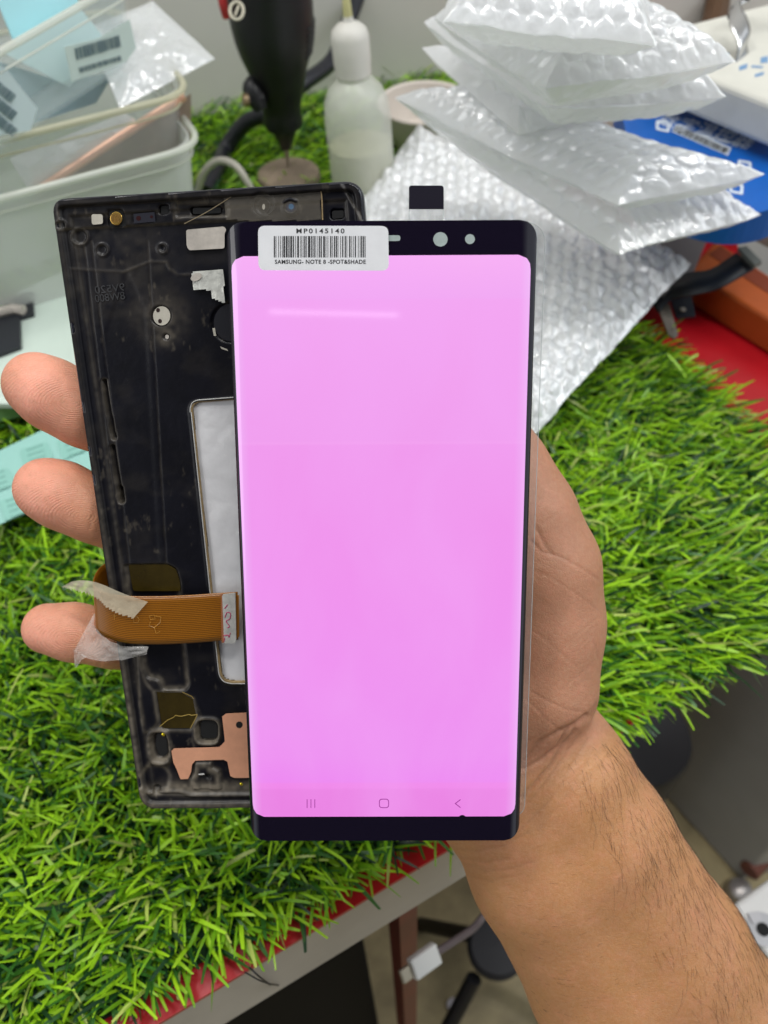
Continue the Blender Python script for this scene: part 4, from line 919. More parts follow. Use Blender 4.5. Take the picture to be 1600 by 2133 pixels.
# ------------------------------------------------------------------ blue box, white box, metal strip, right side
m_blue = mat('blue_card', (.004, .10, .42), .4, var=.08, vscale=.5)
blue = thing('blue_carton', 'blue product carton with white Chinese lettering under the bubble envelopes', 'carton', G(1450, 400, 0))
ZB = 9.4
bo = rounded([G(1285, 185, ZB), G(1400, 165, ZB), G(1660, 300, ZB), G(1640, 430, ZB), G(1530, 452, ZB), G(1330, 400, ZB)], [1, 1, 2, 2.5, 2, 1])
bb = MB(); bb.prism([p-np.array([0, 0, 1.8]) for p in bo], (0, 0, 1.8)); obj('carton_body', bb, m_blue, blue, smooth=False)
m_lt = mat('white_print', (.62, .68, .75), .5)
def gtext(name, s_, p0, p1, ptop, m, parent, z, dz=.02, align='LEFT'):   # baseline from pixel p0 to p1 at height z
    a, b2, c = G(*p0, z+dz), G(*p1, z+dz), G(*ptop, z+dz); ex = (b2-a)/np.linalg.norm(b2-a); ey = np.cross([0, 0, 1], ex); ey /= np.linalg.norm(ey)
    h = abs((c-a) @ ey); A = np.stack([ex, ey, [0, 0, 1]], 1)
    o = text(name, s_, m, None, 0, 0, h*1.25, parent, mtx=(a+ey*h*.5, A), ext=.01); bpy.context.view_layer.update(); d = o.dimensions.x
    if d > 0: o.matrix_basis = o.matrix_basis @ Matrix.Diagonal((np.linalg.norm(b2-a)/d, 1, 1, 1))
gtext('printed_title', '数字温控器', (1362, 258), (1556, 312), (1370, 232), m_lt, blue, ZB)
def gpatch(name, pts, m, parent, z, dz=.012, th=.008):
    b2 = MB(); b2.prism([G(x, y, z+dz) for x, y in pts], (0, 0, th)); return obj(name, b2, m, parent, smooth=False)
gpatch('printed_line', [(1412, 266), (1553, 302), (1552, 305), (1411, 269)], m_lt, blue, ZB)
bf = gpatch('barcode_field', [(1408, 258), (1524, 308), (1516, 324), (1400, 274)], m_lt, blue, ZB)
rs = random.Random(4); x = 0.
bmb = MB()
while x < .97:
    w_ = rs.choice([.015, .025, .04, .07]); x2 = min(x+w_, .98)
    q = [(1408+(113*t)-8*s2+2, 262+49*t+11*s2) for t, s2 in ((x, 0), (x2, 0), (x2, 1), (x, 1))]
    bmb.prism([G(a, c, ZB+.022) for a, c in q], (0, 0, .006)); x = x2+rs.choice([.008, .012])
obj('barcode', bmb, mat('dark_print', (.05, .05, .05), .6), bf, smooth=False)
for cx, cy in ((1382, 262), (1552, 345), (1535, 392)):
    o_ = rounded([(cx-15, cy-13), (cx+14, cy-8), (cx+13, cy+14), (cx-16, cy+8)], 5); ii = rounded([(cx-9, cy-7), (cx+8, cy-4), (cx+7, cy+8), (cx-10, cy+4)], 3)
    vv = np.array([G(*p, ZB+.02) for p in o_]+[G(*p, ZB+.02) for p in ii]); k = len(o_); r2 = MB(); r2.add(vv, [(i, (i+1) % k, k+(i+1) % k, k+i) for i in range(k)]); obj('printed_symbol', r2, m_lt, blue, smooth=False)

ZW = 12.5
m_ivory = mat('ivory_plastic', (.66, .65, .58), .4, var=.08, vscale=.3)
wb = MB(); wq = [G(1340, 105, ZW), G(1390, 128, ZW), G(1690, 246, ZW), G(1700, -20, ZW), G(1420, 52, ZW)]
wb.prism([p-np.array([0, 0, 2.3]) for p in wq], (0, 0, 2.3)); white = obj('instrument_case', wb, m_ivory, smooth=False, bevel=.35)
tag(white, 'ivory instrument case with blue printed marks behind the blue carton', 'case')
for pts in ([(1502, 112), (1520, 110), (1518, 117), (1500, 119)], [(1512, 123), (1526, 122), (1524, 128), (1511, 129)], [(1540, 138), (1558, 132), (1556, 142), (1540, 147)], [(1572, 155), (1592, 149), (1590, 156), (1573, 161)], [(1585, 120), (1600, 116), (1600, 130), (1584, 132)], [(1566, 136), (1590, 138), (1588, 142), (1564, 140)]):
    gpatch('blue_mark', pts, mat('blue_mark', (.16, .30, .50), .5) if 'blue_mark' not in bpy.data.materials else bpy.data.materials['blue_mark'], white, ZW)
bx = MB(); q = [np.array([27.5, 50, 0]), np.array([60, 52, 0]), np.array([60, 68, 0]), np.array([16., 66, 0])]; bx.hexa(q+[p+np.array([0, 0, 7.55]) for p in q])
tag(obj('support_box', bx, mat('cream_box', (.52, .51, .47), .5), smooth=False, bevel=.2), 'plain off-white box under the blue carton, above the orange tray', 'box')
# perforated steel strip standing on the case
ms_ = mat('polished_steel', (.62, .62, .62), .22, metal=1)
pth = spline([P(1532, 148, 49.2), P(1530, 128, 49), P(1536, 100, 48.8), P(1530, 75, 48.9), P(1518, 50, 49.2), P(1524, 22, 49.8), P(1548, 5, 50), P(1580, -14, 50), P(1620, -30, 50)], 50)
dv = np.array([.55, .8, .25])*1.7; stp = MB(); t2 = np.linspace(0, 1, 6)[:, None, None]; stp.grid(pth[None]+dv*t2)
so_ = obj('steel_strip', stp, ms_); md = so_.modifiers.new('thick', 'SOLIDIFY'); md.thickness = .12
tag(so_, 'bent shiny steel strip standing on the ivory instrument case', 'metal strip')
for i in (27, 30, 34, 38):
    hl = MB(); hl.lathe(pth[i]+dv*.12, [(.16, -.09), (.16, .09)], np.cross(dv, pth[i+1]-pth[i]), 12); obj('punched_hole', hl, m_hole, so_)
# crumpled beige bag against the wall
def cloth(name, label, cat, q4, amp, fs, m, seed=1, nn=60, z=None):
    c = [np.array(p) for p in q4]; U, V2 = np.meshgrid(np.linspace(0, 1, nn), np.linspace(0, 1, nn)); U = U[..., None]; V2 = V2[..., None]
    B_ = (c[0]*(1-U)+c[1]*U)*(1-V2)+(c[3]*(1-U)+c[2]*U)*V2; n_ = np.cross(c[1]-c[0], c[3]-c[0]); n_ /= np.linalg.norm(n_)
    B_ = B_+n_*(amp*fbm(U[..., 0]*fs, V2[..., 0]*fs, seed))[..., None]; mb_ = MB(); mb_.grid(B_)
    o = obj(name, mb_, m, ang=180); md = o.modifiers.new('thick', 'SOLIDIFY'); md.thickness = .12; tag(o, label, cat); return o
cloth('beige_bag', 'crumpled beige plastic bag in the corner behind the envelopes', 'bag', [P(1340, -60, 84), P(1640, -60, 84), P(1660, 130, 76), P(1290, 130, 76)], 5, 2.2, mat('beige_bag', (.36, .31, .25), .4, var=.15, vscale=.1), 2)
bt = MB(); bt.tube(spline([P(1478, 70, 76), P(1490, 35, 77), P(1500, -30, 78)], 12), 1.1, 10); tag(obj('wooden_stick', bt, mat('brown_wood', (.09, .045, .02), .5)), 'dark brown stick leaning against the beige bag', 'stick')

# orange tray and dark display flex at the right
m_or = mat('orange_plastic', (.42, .085, .015), .4, var=.12, vscale=.4)
ob = MB(); q = [G(1478, 498, 2.2), G(1700, 640, 2.2), G(1700, 740, 2.2), G(1640, 690, 2.2), G(1440, 560, 2.2)]; q = [G(1492, 500, 2.2), G(1720, 648, 2.2), G(1690, 716, 2.2), G(1432, 560, 2.2)]
ob.hexa([p-np.array([0, 0, 2.2]) for p in q]+q); orr = obj('orange_tray', ob, m_or, smooth=False, bevel=.25); tag(orr, 'orange plastic tray on the red benchtop beside the bubble envelopes', 'tray')
iq = [G(1500, 512, 2.21), G(1720, 655, 2.21), G(1706, 680, 2.21), G(1476, 530, 2.21)]; ib = MB(); ib.prism(iq, (0, 0, .02)); obj('tray_groove', ib, mat('dark_orange', (.20, .035, .01), .5), orr, smooth=False)
m_dk = mat('dark_flex', (.012, .016, .024), .45, var=.2, vscale=.8)
df_ = MB(); pu = spline([G(1535, 525, 4.5), G(1480, 560, 3.8), G(1430, 568, 3.2), G(1380, 590, 2.6), G(1350, 620, 2)], 24); plw = spline([G(1572, 558, 4.5), G(1500, 598, 3.8), G(1450, 612, 3.2), G(1400, 622, 2.6), G(1370, 650, 2)], 24)
df_.grid(np.stack([pu, plw])); o_ = obj('display_flex', df_, m_dk); o_.modifiers.new('t', 'SOLIDIFY').thickness = .12; tag(o_, 'dark ribbon connector bent up over the orange tray', 'ribbon cable')
cnn = MB(); cnn.prism([G(1535, 523, 4.7), G(1553, 520, 4.7), G(1585, 552, 4.7), G(1570, 560, 4.7)], (0, 0, .25)); obj('connector', cnn, mat('grey_pad', (.12, .13, .12), .4), o_, smooth=False)
c2 = MB(); c2.prism([G(1385, 590, 1.6), G(1432, 580, 1.6), G(1448, 662, 1.2), G(1408, 666, 1.2)], (0, 0, .15)); o2 = obj('display_flex', c2, m_dk, smooth=False)
tag(o2, 'short dark circuit flap with white dots on the red benchtop', 'circuit flap')
for cx, cy in ((1423, 645), (1404, 610)):
    dd = MB(); dd.lathe(G(cx, cy, 1.6), [(.18, 0), (.17, .06)], (0, 0, 1), 10); obj('white_dot', dd, m_white, o2)
tw = MB(); tw.prism([G(1362, 622, 1.9), G(1388, 618, 1.9), G(1412, 700, 1.7), G(1404, 708, 1.7), G(1392, 700, 1.7)], (0, 0, .12)); tag(obj('tweezers', tw, mat('dull_steel', (.27, .24, .20), .45, metal=.6), smooth=False), 'dull metal tweezer tip lying between dark flap and grass', 'tweezers')
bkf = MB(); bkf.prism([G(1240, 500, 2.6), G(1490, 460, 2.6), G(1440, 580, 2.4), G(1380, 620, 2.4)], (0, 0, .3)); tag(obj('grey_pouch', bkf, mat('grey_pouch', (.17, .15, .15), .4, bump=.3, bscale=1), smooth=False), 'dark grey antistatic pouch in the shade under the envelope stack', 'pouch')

# ------------------------------------------------------------------ squeeze bottle, rotary tool, cables, bowl
def uprightax(pt_, pb): return np.array([0, 0, 1.])
bb0 = G(765, 452, .3); bot = thing('squeeze_bottle', 'translucent squeeze bottle half full of liquid with needle cap', 'bottle', bb0)
m_bot = mat('milky_polyethylene', (.80, .81, .74), .3, sss=0, alpha=.52, var=.05, vscale=.3)
m_cap = mat('milky_cap', (.76, .74, .68), .4, alpha=.8)
ax = np.array([-.045, .02, 1])
bm_ = MB(); bm_.lathe(bb0, [(1.85, 0), (2.2, .3), (2.23, 1.0), (2.2, 7.2), (2.1, 8.3), (1.76, 9.1), (1.26, 9.6), (1.01, 9.8), (0.966, 10.4)], ax, 48); obj('bottle_body', bm_, m_bot, bot)
lq = MB(); lq.lathe(bb0+np.array([0, 0, .15]), [(1.76, 0), (2.08, .3), (2.1, 1), (2.08, 5.3), (0.084, 5.32)], ax, 40); obj('liquid', lq, mat('cloudy_liquid', (.60, .60, .36), .15, alpha=.75), bot)
cpm = MB(); cpm.lathe(bb0+ax*10.0, [(1.13, 0), (1.16, .2), (1.14, .4), (1.19, .6), (1.19, 2.2), (1.09, 2.6), (0.756, 2.9), (0.353, 3.1), (0.252, 3.5)], ax, 40); obj('screw_cap', cpm, m_cap, bot)
nd = MB(); nd.lathe(bb0+ax*13.4, [(.30, 0), (.22, 1.2), (.14, 1.3), (.12, 5)], ax, 16); obj('needle', nd, mat('needle_hub', (.55, .52, .25), .4, alpha=.85), bot)

tool = thing('rotary_tool', 'black handheld rotary grinder hanging nose down above the grass', 'rotary tool', G(603, 375, 1.))
m_tool = mat('tool_rubber', (.012, .012, .014), .42, var=.2, vscale=.6, bump=.08, bscale=3)
tip = P(601, 352, 64.5); tj = P(598, 275, 61.5); tw0 = P(592, 205, 59.5); ta = P(575, 95, 57); te = P(555, -60, 54)
axs = (te-tip)/np.linalg.norm(te-tip)
def al(p): return float((p-tip) @ axs)
def rad(px_w, d): return px_w/2*d/FOC
tm = MB(); h1, h2, h3, h4 = al(P(0*0+598, 272, 61.5)), al(P(595, 225, 60)), al(P(580, 100, 57.3)), al(te)
h_ = lambda py: h1+(272-py)/(272+60)*(h4-h1)
prof = [(rad(50, 61.5), h_(278)), (rad(78, 61.5), h_(270)), (rad(84, 61), h_(256)), (rad(78, 61), h_(240)), (rad(84, 60.5), h_(215)), (rad(100, 60), h_(185)), (rad(122, 59), h_(140)), (rad(150, 58), h_(100)), (rad(164, 57.5), h_(70)), (rad(172, 57), h_(40)), (rad(176, 56.5), h_(0)), (rad(176, 56), h_(-60))]
tm.lathe(tip, prof, axs, 44); obj('tool_body', tm, m_tool, tool)
ck = MB(); ck.lathe(tip, [(.45, h_(325)), (.55, h_(310)), (.85, h_(285)), (.9, h_(268))], axs, 24); obj('collet', ck, mat('dark_steel', (.06, .055, .055), .35, metal=.6), tool)
bt_ = MB(); bt_.lathe(tip, [(.12, h_(372)), (.14, h_(345)), (.2, h_(340)), (.2, h_(322))], axs, 16); obj('drill_bit', bt_, mat('bit_steel', (.45, .40, .34), .35, metal=.7), tool)
# ridges of the grip, side stud and printed marks
for py in (40, 52, 64, 76, 88, 100):
    r0 = np.interp(h_(py), [p_[1] for p_ in prof], [p_[0] for p_ in prof]); c0 = tip+axs*h_(py)
    pp = []
    for t in np.linspace(2.6, 3.9, 12):
        u = np.cross(axs, [0, 1, .2]); u /= np.linalg.norm(u); v3 = np.cross(axs, u)
        pp.append(c0+(r0+.0)*(math.cos(t)*u+math.sin(t)*v3))
    rg = MB(); rg.tube(pp, .11, 6); obj('grip_ridge', rg, m_tool, tool)
sp = MB(); sp.tube([P(548, 205, 58.6), P(516, 208, 58.4)], [.45, .38], 14); stud = obj('lock_button', sp, m_tool, tool)
sp = MB(); sp.tube([P(517, 208, 58.3), P(506, 209, 58.2)], .42, 14); obj('button_tip', sp, mat('brass_button', (.25, .18, .10), .4, metal=.4), stud)
hs = MB(); hs.tube(spline([P(530, 165, 58.5), P(528, 190, 58.5), P(545, 230, 59)], 8), [.5, .6, .7, .75, .75, .7, .6, .4], 14); obj('button_housing', hs, m_tool, tool)
rdm = MB(); rdm.tube(spline([P(461, -30, 53.4), P(464, 5, 53.8), P(472, 35, 54.6)], 8), .28, 8); obj('red_stripe', rdm, mat('red_print', (.45, .03, .03), .5), tool)
lg_ = MB(); cc = P(493, 22, 52.6)
lg_.tube([cc+RT*.42*math.cos(t)+UP*.55*math.sin(t) for t in np.linspace(0, 6.283, 20)], .09, 6); lg_.tube([cc-RT*.1-UP*.3, cc+RT*.12+UP*.3], .07, 6)
obj('printed_logo', lg_, mat('cream_print', (.62, .58, .45), .5), tool)
pd = MB(); pd.lathe(G(602, 372, .9), [(2.4, 0), (2.3, .5), (1.9, .7), (.4, .75)], (0, 0, 1), 30); tag(obj('polishing_disc', pd, mat('felt_beige', (.22, .17, .12), .8, var=.2, vscale=1)), 'beige felt polishing disc on the grass under the rotary tool', 'disc')
bc = MB(); bc.tube(spline([G(430, 400, 1), G(455, 345, 1.5), P(470, 310, 67), P(510, 258, 66), P(560, 232, 65), P(630, 175, 66), P(690, 128, 68), P(720, 60, 69), P(752, -25, 70)], 60), .62, 14)
tag(obj('black_cable', bc, mat('cable_rubber', (.014, .015, .02), .35)), 'thick black power cable curving behind the rotary tool and bottle', 'cable')
wc = MB(); wc.tube(spline([G(405, 420, 1.5), G(425, 360, 4), G(455, 335, 5), G(490, 345, 5), G(515, 380, 4), G(540, 430, 2)], 40), .26, 12)
tag(obj('white_cable', wc, mat('white_rubber', (.52, .49, .42), .45)), 'thin white cable arching out of the grass left of the rotary tool', 'cable')
bw_ = MB(); b0 = G(884, 306, .5); k_ = 40
bw_.lathe(b0, [(1.6, 0), (2.6, .8), (3.2, 2.2), (3.5, 3.4), (3.65, 3.5), (3.6, 3.62), (3.35, 3.5), (3.0, 2.2), (2.4, 1.2), (.05, 1.0)], (0, 0, 1), k_)
tag(obj('small_bowl', bw_, mat('bowl_white', (.60, .54, .48), .4)), 'small off-white bowl behind the squeeze bottle', 'bowl')

# ------------------------------------------------------------------ stacked food containers on the left
def tubm(name, alpha, col=(.78, .82, .80), rough=.3): return plastic(name, col, alpha, rough, 1.0, .08, .3)
def container(label, pl_, pr_, z, h, depth, taper, m, m_rim, lift=0., tilt=0.):
    a = G(*pl_, z); b2 = G(*pr_, z+lift); ex = (b2-a); ex[2] = 0; ex /= np.linalg.norm(ex); a = a-ex*6; ey = np.array([-ex[1], ex[0], 0])
    Lx = np.linalg.norm((b2-a)[:2]); slope = lift/Lx; ex = ex+np.array([0, 0, slope]); ey = ey+np.array([0, 0, tilt])
    up3 = np.cross(ex/np.linalg.norm(ex), ey/np.linalg.norm(ey)); up3 /= np.linalg.norm(up3)
    t = thing('food_container', label, 'plastic container', a+ex*Lx/2+ey*depth/2-up3*h, 'clear plastic tubs stacked at the left')
    def ringp(ins, z_, r=2.2):
        pts = [(ins, ins), (Lx-ins, ins), (Lx-ins, depth-ins), (ins, depth-ins)]
        o = rounded([np.array(p) for p in pts], r, 8); return np.array([a+ex*p[0]+ey*p[1]+up3*z_ for p in o])
    rows = [ringp(taper*(1-i/8)*1.0, -h+h*i/8, 2.0) for i in range(9)]; inner = [ringp(taper*(1-i/8)+.12, -h+.12+(h-.12)*i/8, 2.0) for i in range(8, -1, -1)]
    rows += inner; k = len(rows[0]); mb_ = MB(); f = [(i*k+j, i*k+(j+1) % k, (i+1)*k+(j+1) % k, (i+1)*k+j) for i in range(len(rows)-1) for j in range(k)]
    f += [tuple(range(k))[::-1], tuple((len(rows)-1)*k+j for j in range(k))]
    mb_.add(np.vstack(rows), f); obj('tub_wall', mb_, m, t)
    rr = ringp(-.3, 0); rm2 = MB(); rm2.tube(np.vstack([rr, rr[:2]]), .19, 10, cap=False); obj('rim', rm2, m_rim, t)
    rr = ringp(-.05, -.9); rm2 = MB(); rm2.tube(np.vstack([rr, rr[:2]]), .07, 8, cap=False); obj('rim_step', rm2, m_rim, t)
    return t, a, ex, ey, up3, Lx
m_rim = plastic('tub_rim', (.78, .80, .72), .62, .25, 2, .1, .2); m_rimy = plastic('tub_rim_yellowed', (.66, .64, .46), .66, .3, 2, .15, .2)
c1_ = container('large clear tub at the bottom of the stack, beside the chassis', (0, 408), (412, 300), 10.5, 9.8, 17, 1.0, tubm('tub_low', .54, (.84, .86, .83)), m_rim)
c2_ = container('clear tub with yellowed rim in the middle of the stack, holding copper foil', (0, 288), (388, 192), 12.6, 8.0, 14, .9, tubm('tub_mid', .20), m_rimy)
c3_ = container('upper clear tub holding pale blue cards with a barcode label', (-20, 128), (285, -62), 17.0, 4.4, 11, .7, tubm('tub_top', .18, (.60, .68, .68)), m_rim, lift=.8)
def inside_tub(c, px, py, back):                 # where that line of sight meets an upright sheet inside the tub
    t, a, ex, ey, up3, Lx = c; n_ = ey/np.linalg.norm(ey); o = a+ey*back; d = ray(px, py); return CAM+d*(((o-CAM) @ n_)/(d @ n_))
def sheet_in(c, pts, back, th, m, name, label=None, cat=None, parent=None, group=None):
    b2 = MB(); b2.prism([inside_tub(c, x, y, back) for x, y in pts], c[3]*th); o = obj(name, b2, m, parent, smooth=False)
    if label: tag(o, label, cat, group)
    return o
sheet_in(c2_, [(60, 420), (398, 196), (398, 330), (300, 400)], 1.6, .08, mat('brownish_foil', (.33, .24, .20), .35, metal=.5, var=.2, vscale=.5), 'copper_foil', 'brownish copper foil sheet standing inside the middle tub', 'foil')
cbt = MB(); cbt.tube([inside_tub(c2_, x, y, 1.15) for x, y in ((75, 400), (230, 298), (384, 200))], .26, 8); tag(obj('copper_strip', cbt, mat('copper_strip', (.85, .48, .33), .35, metal=.4)), 'thin shining copper strip along the top of the foil in the middle tub', 'strip')
m_cyan = mat('pale_blue_card', (.52, .90, .96), .45, var=.04, vscale=.3); m_cyan2 = mat('light_card', (.74, .95, .96), .45)
sheet_in(c3_, [(-10, -10), (40, -60), (150, -60), (165, 12), (32, 92)], 4.0, .1, m_cyan, 'screen_card', 'pale blue card sticking out of the top of the upper tub', 'card', group='blue cards in the upper tub')
sheet_in(c3_, [(12, 112), (165, 14), (212, 72), (146, 182)], 2.6, .1, m_cyan2, 'screen_card', 'pale blue card wedged inside the upper tub behind the barcode label', 'card', group='blue cards in the upper tub')
sheet_in(c3_, [(-30, 120), (130, 170), (240, 150), (200, 215), (60, 260), (-30, 240)], 3.2, .1, mat('grey_card', (.34, .46, .50), .5), 'screen_card', 'grey blue card lying low inside the upper tub', 'card', group='blue cards in the upper tub')
lab = sheet_in(c3_, [(134, 98), (205, 80), (270, 40), (284, 100), (264, 128), (150, 170)], -.12, .03, mat('aqua_label', (.54, .64, .60), .5), 'barcode_label', 'aqua barcode label on the front of the upper tub', 'label')
m_lb = mat('soft_ink', (.14, .20, .22), .6)
def soft_bars(c, ox, oy, ux, uy, vx, vy, back, seed, parent, name):
    rs = random.Random(seed); b3 = MB(); x = .0
    while x < .95:
        w_ = rs.choice([.02, .03, .05]); b3.prism([inside_tub(c, ox+ux*t+vx*s2, oy+uy*t+vy*s2, back) for t, s2 in ((x, 0), (x+w_, 0), (x+w_, 1), (x, 1))], c[3]*-.02); x += w_+rs.choice([.015, .03])
    return obj(name, b3, m_lb, parent, smooth=False)
soft_bars(c3_, 156, 100, 95, -28, 4, 24, -.17, 5, lab, 'barcode'); soft_bars(c3_, 165, 141, 88, -26, 2, 10, -.17, 6, lab, 'printed_code')
s2_ = sheet_in(c3_, [(-30, 128), (10, 140), (78, 225), (64, 272), (-30, 285)], -.1, .03, mat('pale_sheet', (.56, .66, .68), .5), 'barcode_sheet', 'sheet of small printed barcodes at the left end of the upper tub', 'sheet')
for r0 in range(3): soft_bars(c3_, -25+r0*2, 150+r0*36, 62, 50, -12, 16, -.16, 10+r0, s2_, 'printed_barcode')
# bubble bag sticking out between the tubs
def bag(label, c, seed, th=.8):
    c = [P(*p) for p in c]; U, V2 = np.meshgrid(np.linspace(0, 1, 90), np.linspace(0, 1, 80)); u3, v3 = U[..., None], V2[..., None]
    B_ = (c[0]*(1-u3)+c[1]*u3)*(1-v3)+(c[3]*(1-u3)+c[2]*u3)*v3; lu = np.linalg.norm(c[1]-c[0]); lv = np.linalg.norm(c[3]-c[0]); n_ = np.cross(c[1]-c[0], c[3]-c[0]); n_ /= np.linalg.norm(n_)
    if n_ @ FW > 0: n_ = -n_
    edge = np.minimum.reduce([U*lu, lu-U*lu, V2*lv, lv-V2*lv]); z_ = th*np.sqrt(sst(0, 1.5, edge))*.5+.3*(np.abs(fbm(U*lu*.7, V2*lv*.7, seed))-.2)*(.4+sst(0, 1, edge))
    mb_ = MB(); mb_.grid(B_+n_*z_[..., None]); mb_.grid(B_-n_*(z_*.6+.02)[..., None], flip=True); o = obj('bubble_bag', mb_, m_bub2, ang=180); tag(o, label, 'bubble bag'); return o
bag('crumpled bubble wrap bag corner sticking out right of the upper tub', [(180, 60, 50), (318, 2, 52), (448, 122, 50.5), (250, 225, 48.5)], 3)
bq = [inside_tub(c2_, x, y, 1.45) for x, y in ((20, 330), (260, 235), (300, 262), (60, 395))]
_P = P; P = lambda *q: np.array(q); bag('crinkled clear bag lying in the middle tub under the copper strip', bq, 4, .4); P = _P

# papers at the far left of the bench
m_mint = mat('mint_card', (.60, .70, .62), .5, var=.04, vscale=.3)
mc = MB(); mc.prism([G(-60, 700, 2.8), G(45, 615, 2.8), G(160, 560, 2.8), G(200, 850, 2.8), G(-60, 850, 2.8)], (0, 0, .3)); tag(obj('mint_card', mc, m_mint, smooth=False), 'pale mint card sheet on the grass left of the chassis', 'card')
for i, (pts, lab_, zz) in enumerate((([(-60, 650), (70, 612), (73, 660), (45, 668), (46, 728), (-60, 768)], 'black circuit piece lying on the pale mint card', 3.12),)):
    kb = MB(); kb.prism([G(x, y, zz) for x, y in pts], (0, 0, .25)); ko = obj('circuit_piece', kb, mat('black_board', (.02, .022, .028), .4), smooth=False); tag(ko, lab_, 'circuit piece')
st_ = MB(); st_.tube([G(-20, 655, 3.6), G(28, 643, 3.6), G(50, 646, 3.6)], .3, 8); obj('foil_strip', st_, m_nick, ko)
gp_ = MB(); gp_.hexa([G(x, y, 2.7)-np.array([0, 0, .9]) for x, y in ((-80, 870), (60, 836), (200, 800), (-80, 790))]+[G(x, y, 2.7) for x, y in ((-80, 870), (60, 836), (200, 800), (-80, 790))])
tag(obj('green_pad', gp_, mat('sage_pad', (.16, .30, .12), .6), smooth=False), 'sage green pad under the pale mint card', 'pad')
m_teal = mat('teal_paper', (.30, .56, .50), .5); m_teal2 = mat('teal_print', (.20, .42, .36), .5)
tq = [G(-60, 968, 2.95), G(108, 888, 2.95), G(240, 870, 2.95), G(260, 960, 2.9), G(150, 1030, 2.9), G(-60, 1118, 2.9)]
tp_ = MB(); tp_.prism(tq, (0, 0, .04)); te_ = obj('sticker_sheet', tp_, m_teal, smooth=False); tag(te_, 'pale teal sheet of rectangular stickers lying on the grass behind the fingers', 'sticker sheet')
for cx, cy in ((-8, 1000), (72, 946), (150, 925), (30, 1052)):
    ps = rounded([(cx-32, cy-22+14), (cx+24, cy-40+14), (cx+40, cy+8), (cx-18, cy+34)], 8); s3 = gpatch('sticker', ps, mat('teal_sticker', (.26, .52, .45), .45) if 'teal_sticker' not in bpy.data.materials else bpy.data.materials['teal_sticker'], te_, 2.95, .05, .02)
    for j in range(4):
        y0 = cy-14+j*11; gpatch('printed_line', [(cx-18+j*3, y0+4), (cx+16+j*3, y0-8), (cx+17+j*3, y0-4), (cx-17+j*3, y0+8)], m_teal2, s3, 2.95, .08, .006)

# ------------------------------------------------------------------ below the bench
cab = MB(); f0 = G(1262, 1520, -73.9); f1 = G(1543, 1833, -73.9); f2 = f1+np.array([60, 12, 0]); f3 = f0+np.array([60, 30, 0])
cab.hexa([f0, f1, f2, f3]+[p+np.array([0, 0, 38]) for p in (f0, f1, f2, f3)])
cabo = obj('cabinet', cab, mat('grey_cabinet', (.40, .40, .385), .5, var=.08, vscale=.1), smooth=False, bevel=.4); tag(cabo, 'low grey cabinet on the floor beyond the workbench corner', 'cabinet')
cs_ = MB(); cs_.lathe(f1+np.array([-1, -1.5, 0]), [(1.3, 0), (1.6, .8), (1.3, 2.0), (.5, 2.4)], (0, 0, 1), 16); obj('foot_cap', cs_, mat('dusty_metal', (.35, .32, .30), .3, metal=.6), cabo)
rl = MB(); rl.tube([G(1560, 1815, -70), G(1640, 1730, -70)], 1.2, 10); tag(obj('red_pipe', rl, mat('rust_red', (.16, .05, .03), .6)), 'rusty red pipe at the foot of the grey cabinet', 'pipe')
bn = MB(); bn.lathe(G(1325, 1535, -40), [(4.0, -33), (4.5, -20), (5, 0), (4.8, .4), (4.4, .3), (.1, -.5)], (0, 0, 1), 40); tag(obj('waste_bin', bn, m_blk), 'black round bin under the corner of the grass mat', 'bin')
stl = thing('stool', 'dark stool with black legs under the workbench beside the forearm', 'stool', G(1010, 2060, -73.9))
m_st = mat('grey_vinyl', (.022, .022, .025), .55, var=.15, vscale=.2)
se = MB(); c0 = G(1035, 1975, -60); se.lathe(c0, [(2.4, -1.0), (2.9, -.6), (3.0, .4), (2.6, .9), (.1, 1.0)], (0, 0, 1), 40); obj('seat', se, m_st, stl)
for dx, dy in ((-7, -8), (7, -5), (6, 5), (-6, 5)):
    lg = MB(); lg.tube([c0+np.array([dx*.35, dy*.3, -1]), c0+np.array([dx*1.2, dy*1.2, -13.8])], .8, 10); obj('leg', lg, m_blk, stl)
plg = thing('charging_cable', 'white charging plug on a grey cable hanging below the front edge', 'charging cable', P(880, 2000, 46))
pd0, pd1 = P(856, 2022, 45), P(912, 1982, 46); axp = (pd1-pd0)/np.linalg.norm(pd1-pd0); sd3 = np.cross(axp, FW); sd3 /= np.linalg.norm(sd3); up4 = np.cross(sd3, axp)
def pbox(c_, l, w_, h): return [c_+axp*i*l/2+sd3*j*w_/2+up4*k2*h/2 for k2 in (-1, 1) for i, j in ((-1, -1), (1, -1), (1, 1), (-1, 1))]
pb = MB(); pb.hexa(pbox((pd0+pd1)/2, 1.75, 1.15, .55)); obj('plug_body', pb, mat('white_plug', (.72, .72, .68), .4), plg, smooth=False, bevel=.12)
pb = MB(); pb.hexa(pbox(pd0-axp*.35, .62, .75, .26)); obj('plug_tip', pb, mat('plug_tip', (.45, .40, .30), .35, metal=.5), plg, smooth=False, bevel=.08)
pb = MB(); pb.tube(spline([pd1-axp*.1, P(950, 1958, 46), P(985, 1934, 46), P(1010, 1905, 46), P(1060, 1850, 47)], 24), .21, 10); obj('cord', pb, mat('grey_cord', (.16, .13, .13), .5), plg)
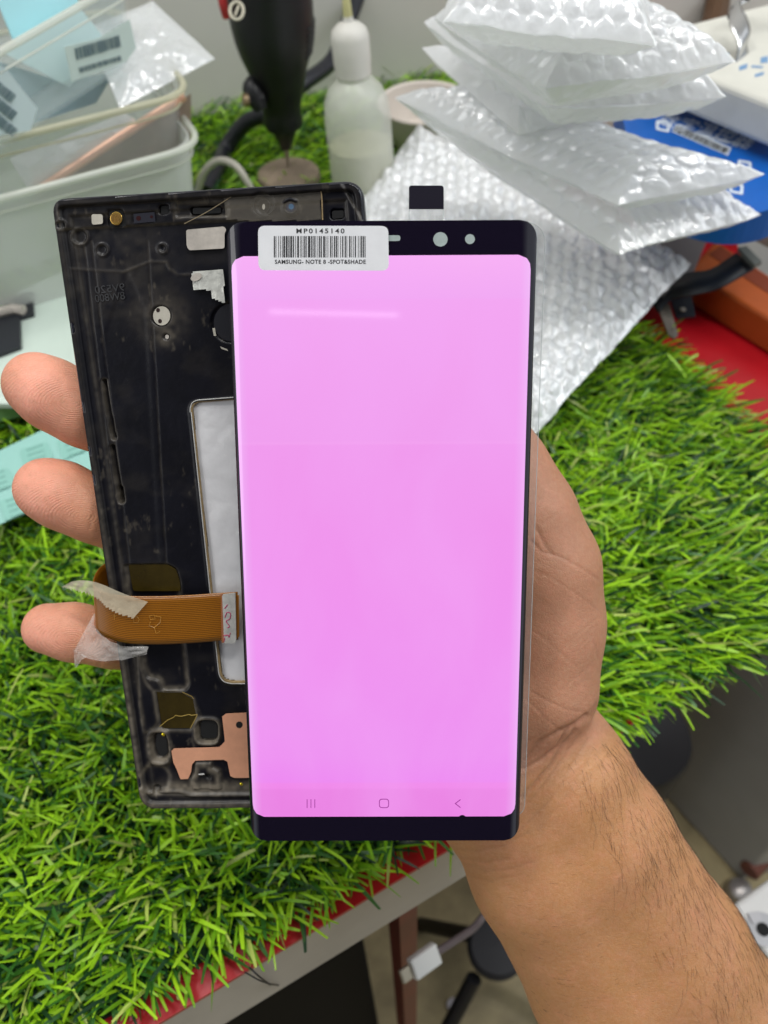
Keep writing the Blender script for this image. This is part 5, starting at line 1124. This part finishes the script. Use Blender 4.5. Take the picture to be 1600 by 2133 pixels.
ps_ = thing('power_strip', 'white power strip with a round socket at the lower right', 'power strip', G(1600, 1930, -32))
q = [G(1526, 1884, -20), G(1610, 1825, -20), G(1760, 2010, -20), G(1690, 2120, -20)]; pb = MB(); pb.hexa([p-np.array([0, 0, 3]) for p in q]+q); obj('strip_body', pb, mat('white_strip', (.70, .69, .66), .4, var=.03), ps_, smooth=False, bevel=.3)
gpatch('switch', [(1556, 1903), (1580, 1899), (1586, 1918), (1568, 1926)], mat('grey_switch', (.50, .49, .50), .4), ps_, -20, .01, .15)
so3 = MB(); so3.lathe(G(1590, 1936, -19.98), [(.95, 0), (.95, .03), (.7, .05)], (0, 0, 1), 24); sk = obj('socket', so3, mat('socket_grey', (.45, .45, .46), .4), ps_)
so3 = MB(); so3.lathe(G(1590, 1936, -19.9), [(.38, 0), (.36, .06)], (0, 0, 1), 20); obj('socket_hole', so3, m_hole, sk)
pz = MB(); pz.lathe(G(945, 2094, -73.9), [(.8, 0), (.7, .5), (.2, .8)], (0, 0, 1), 10); tag(obj('paper_scrap', pz, mat('scrap', (.7, .66, .7), .5)), 'tiny crumpled white scrap on the brown floor', 'scrap')
th_ = MB(); th_.tube(spline([G(520, 2015, 1.4), G(545, 2038, .4), P(575, 2057, 36.2), P(600, 2050, 36), P(602, 2030, 36)], 20), .035, 5); th_.tube(spline([G(510, 2025, 1.4), G(550, 2046, .3), P(590, 2054, 36.2)], 12), .03, 5)
tag(obj('loose_thread', th_, mat('black_thread', (.02, .02, .02), .7)), 'frayed black thread hanging over the grey front edge', 'thread')

# lettering becomes plain meshes
bpy.context.view_layer.update(); dg_ = bpy.context.evaluated_depsgraph_get()
for o_ in [o for o in sc.objects if o.type == 'FONT']:
    me = bpy.data.meshes.new_from_object(o_.evaluated_get(dg_)); nm = o_.name.split('.')[0]; par, mb4 = o_.parent, o_.matrix_basis.copy()
    bpy.data.objects.remove(o_); n2 = bpy.data.objects.new(nm, me); sc.collection.objects.link(n2); n2.parent = par; n2.matrix_basis = mb4
for o_ in bpy.data.objects:
    if '_w' in o_: del o_['_w']
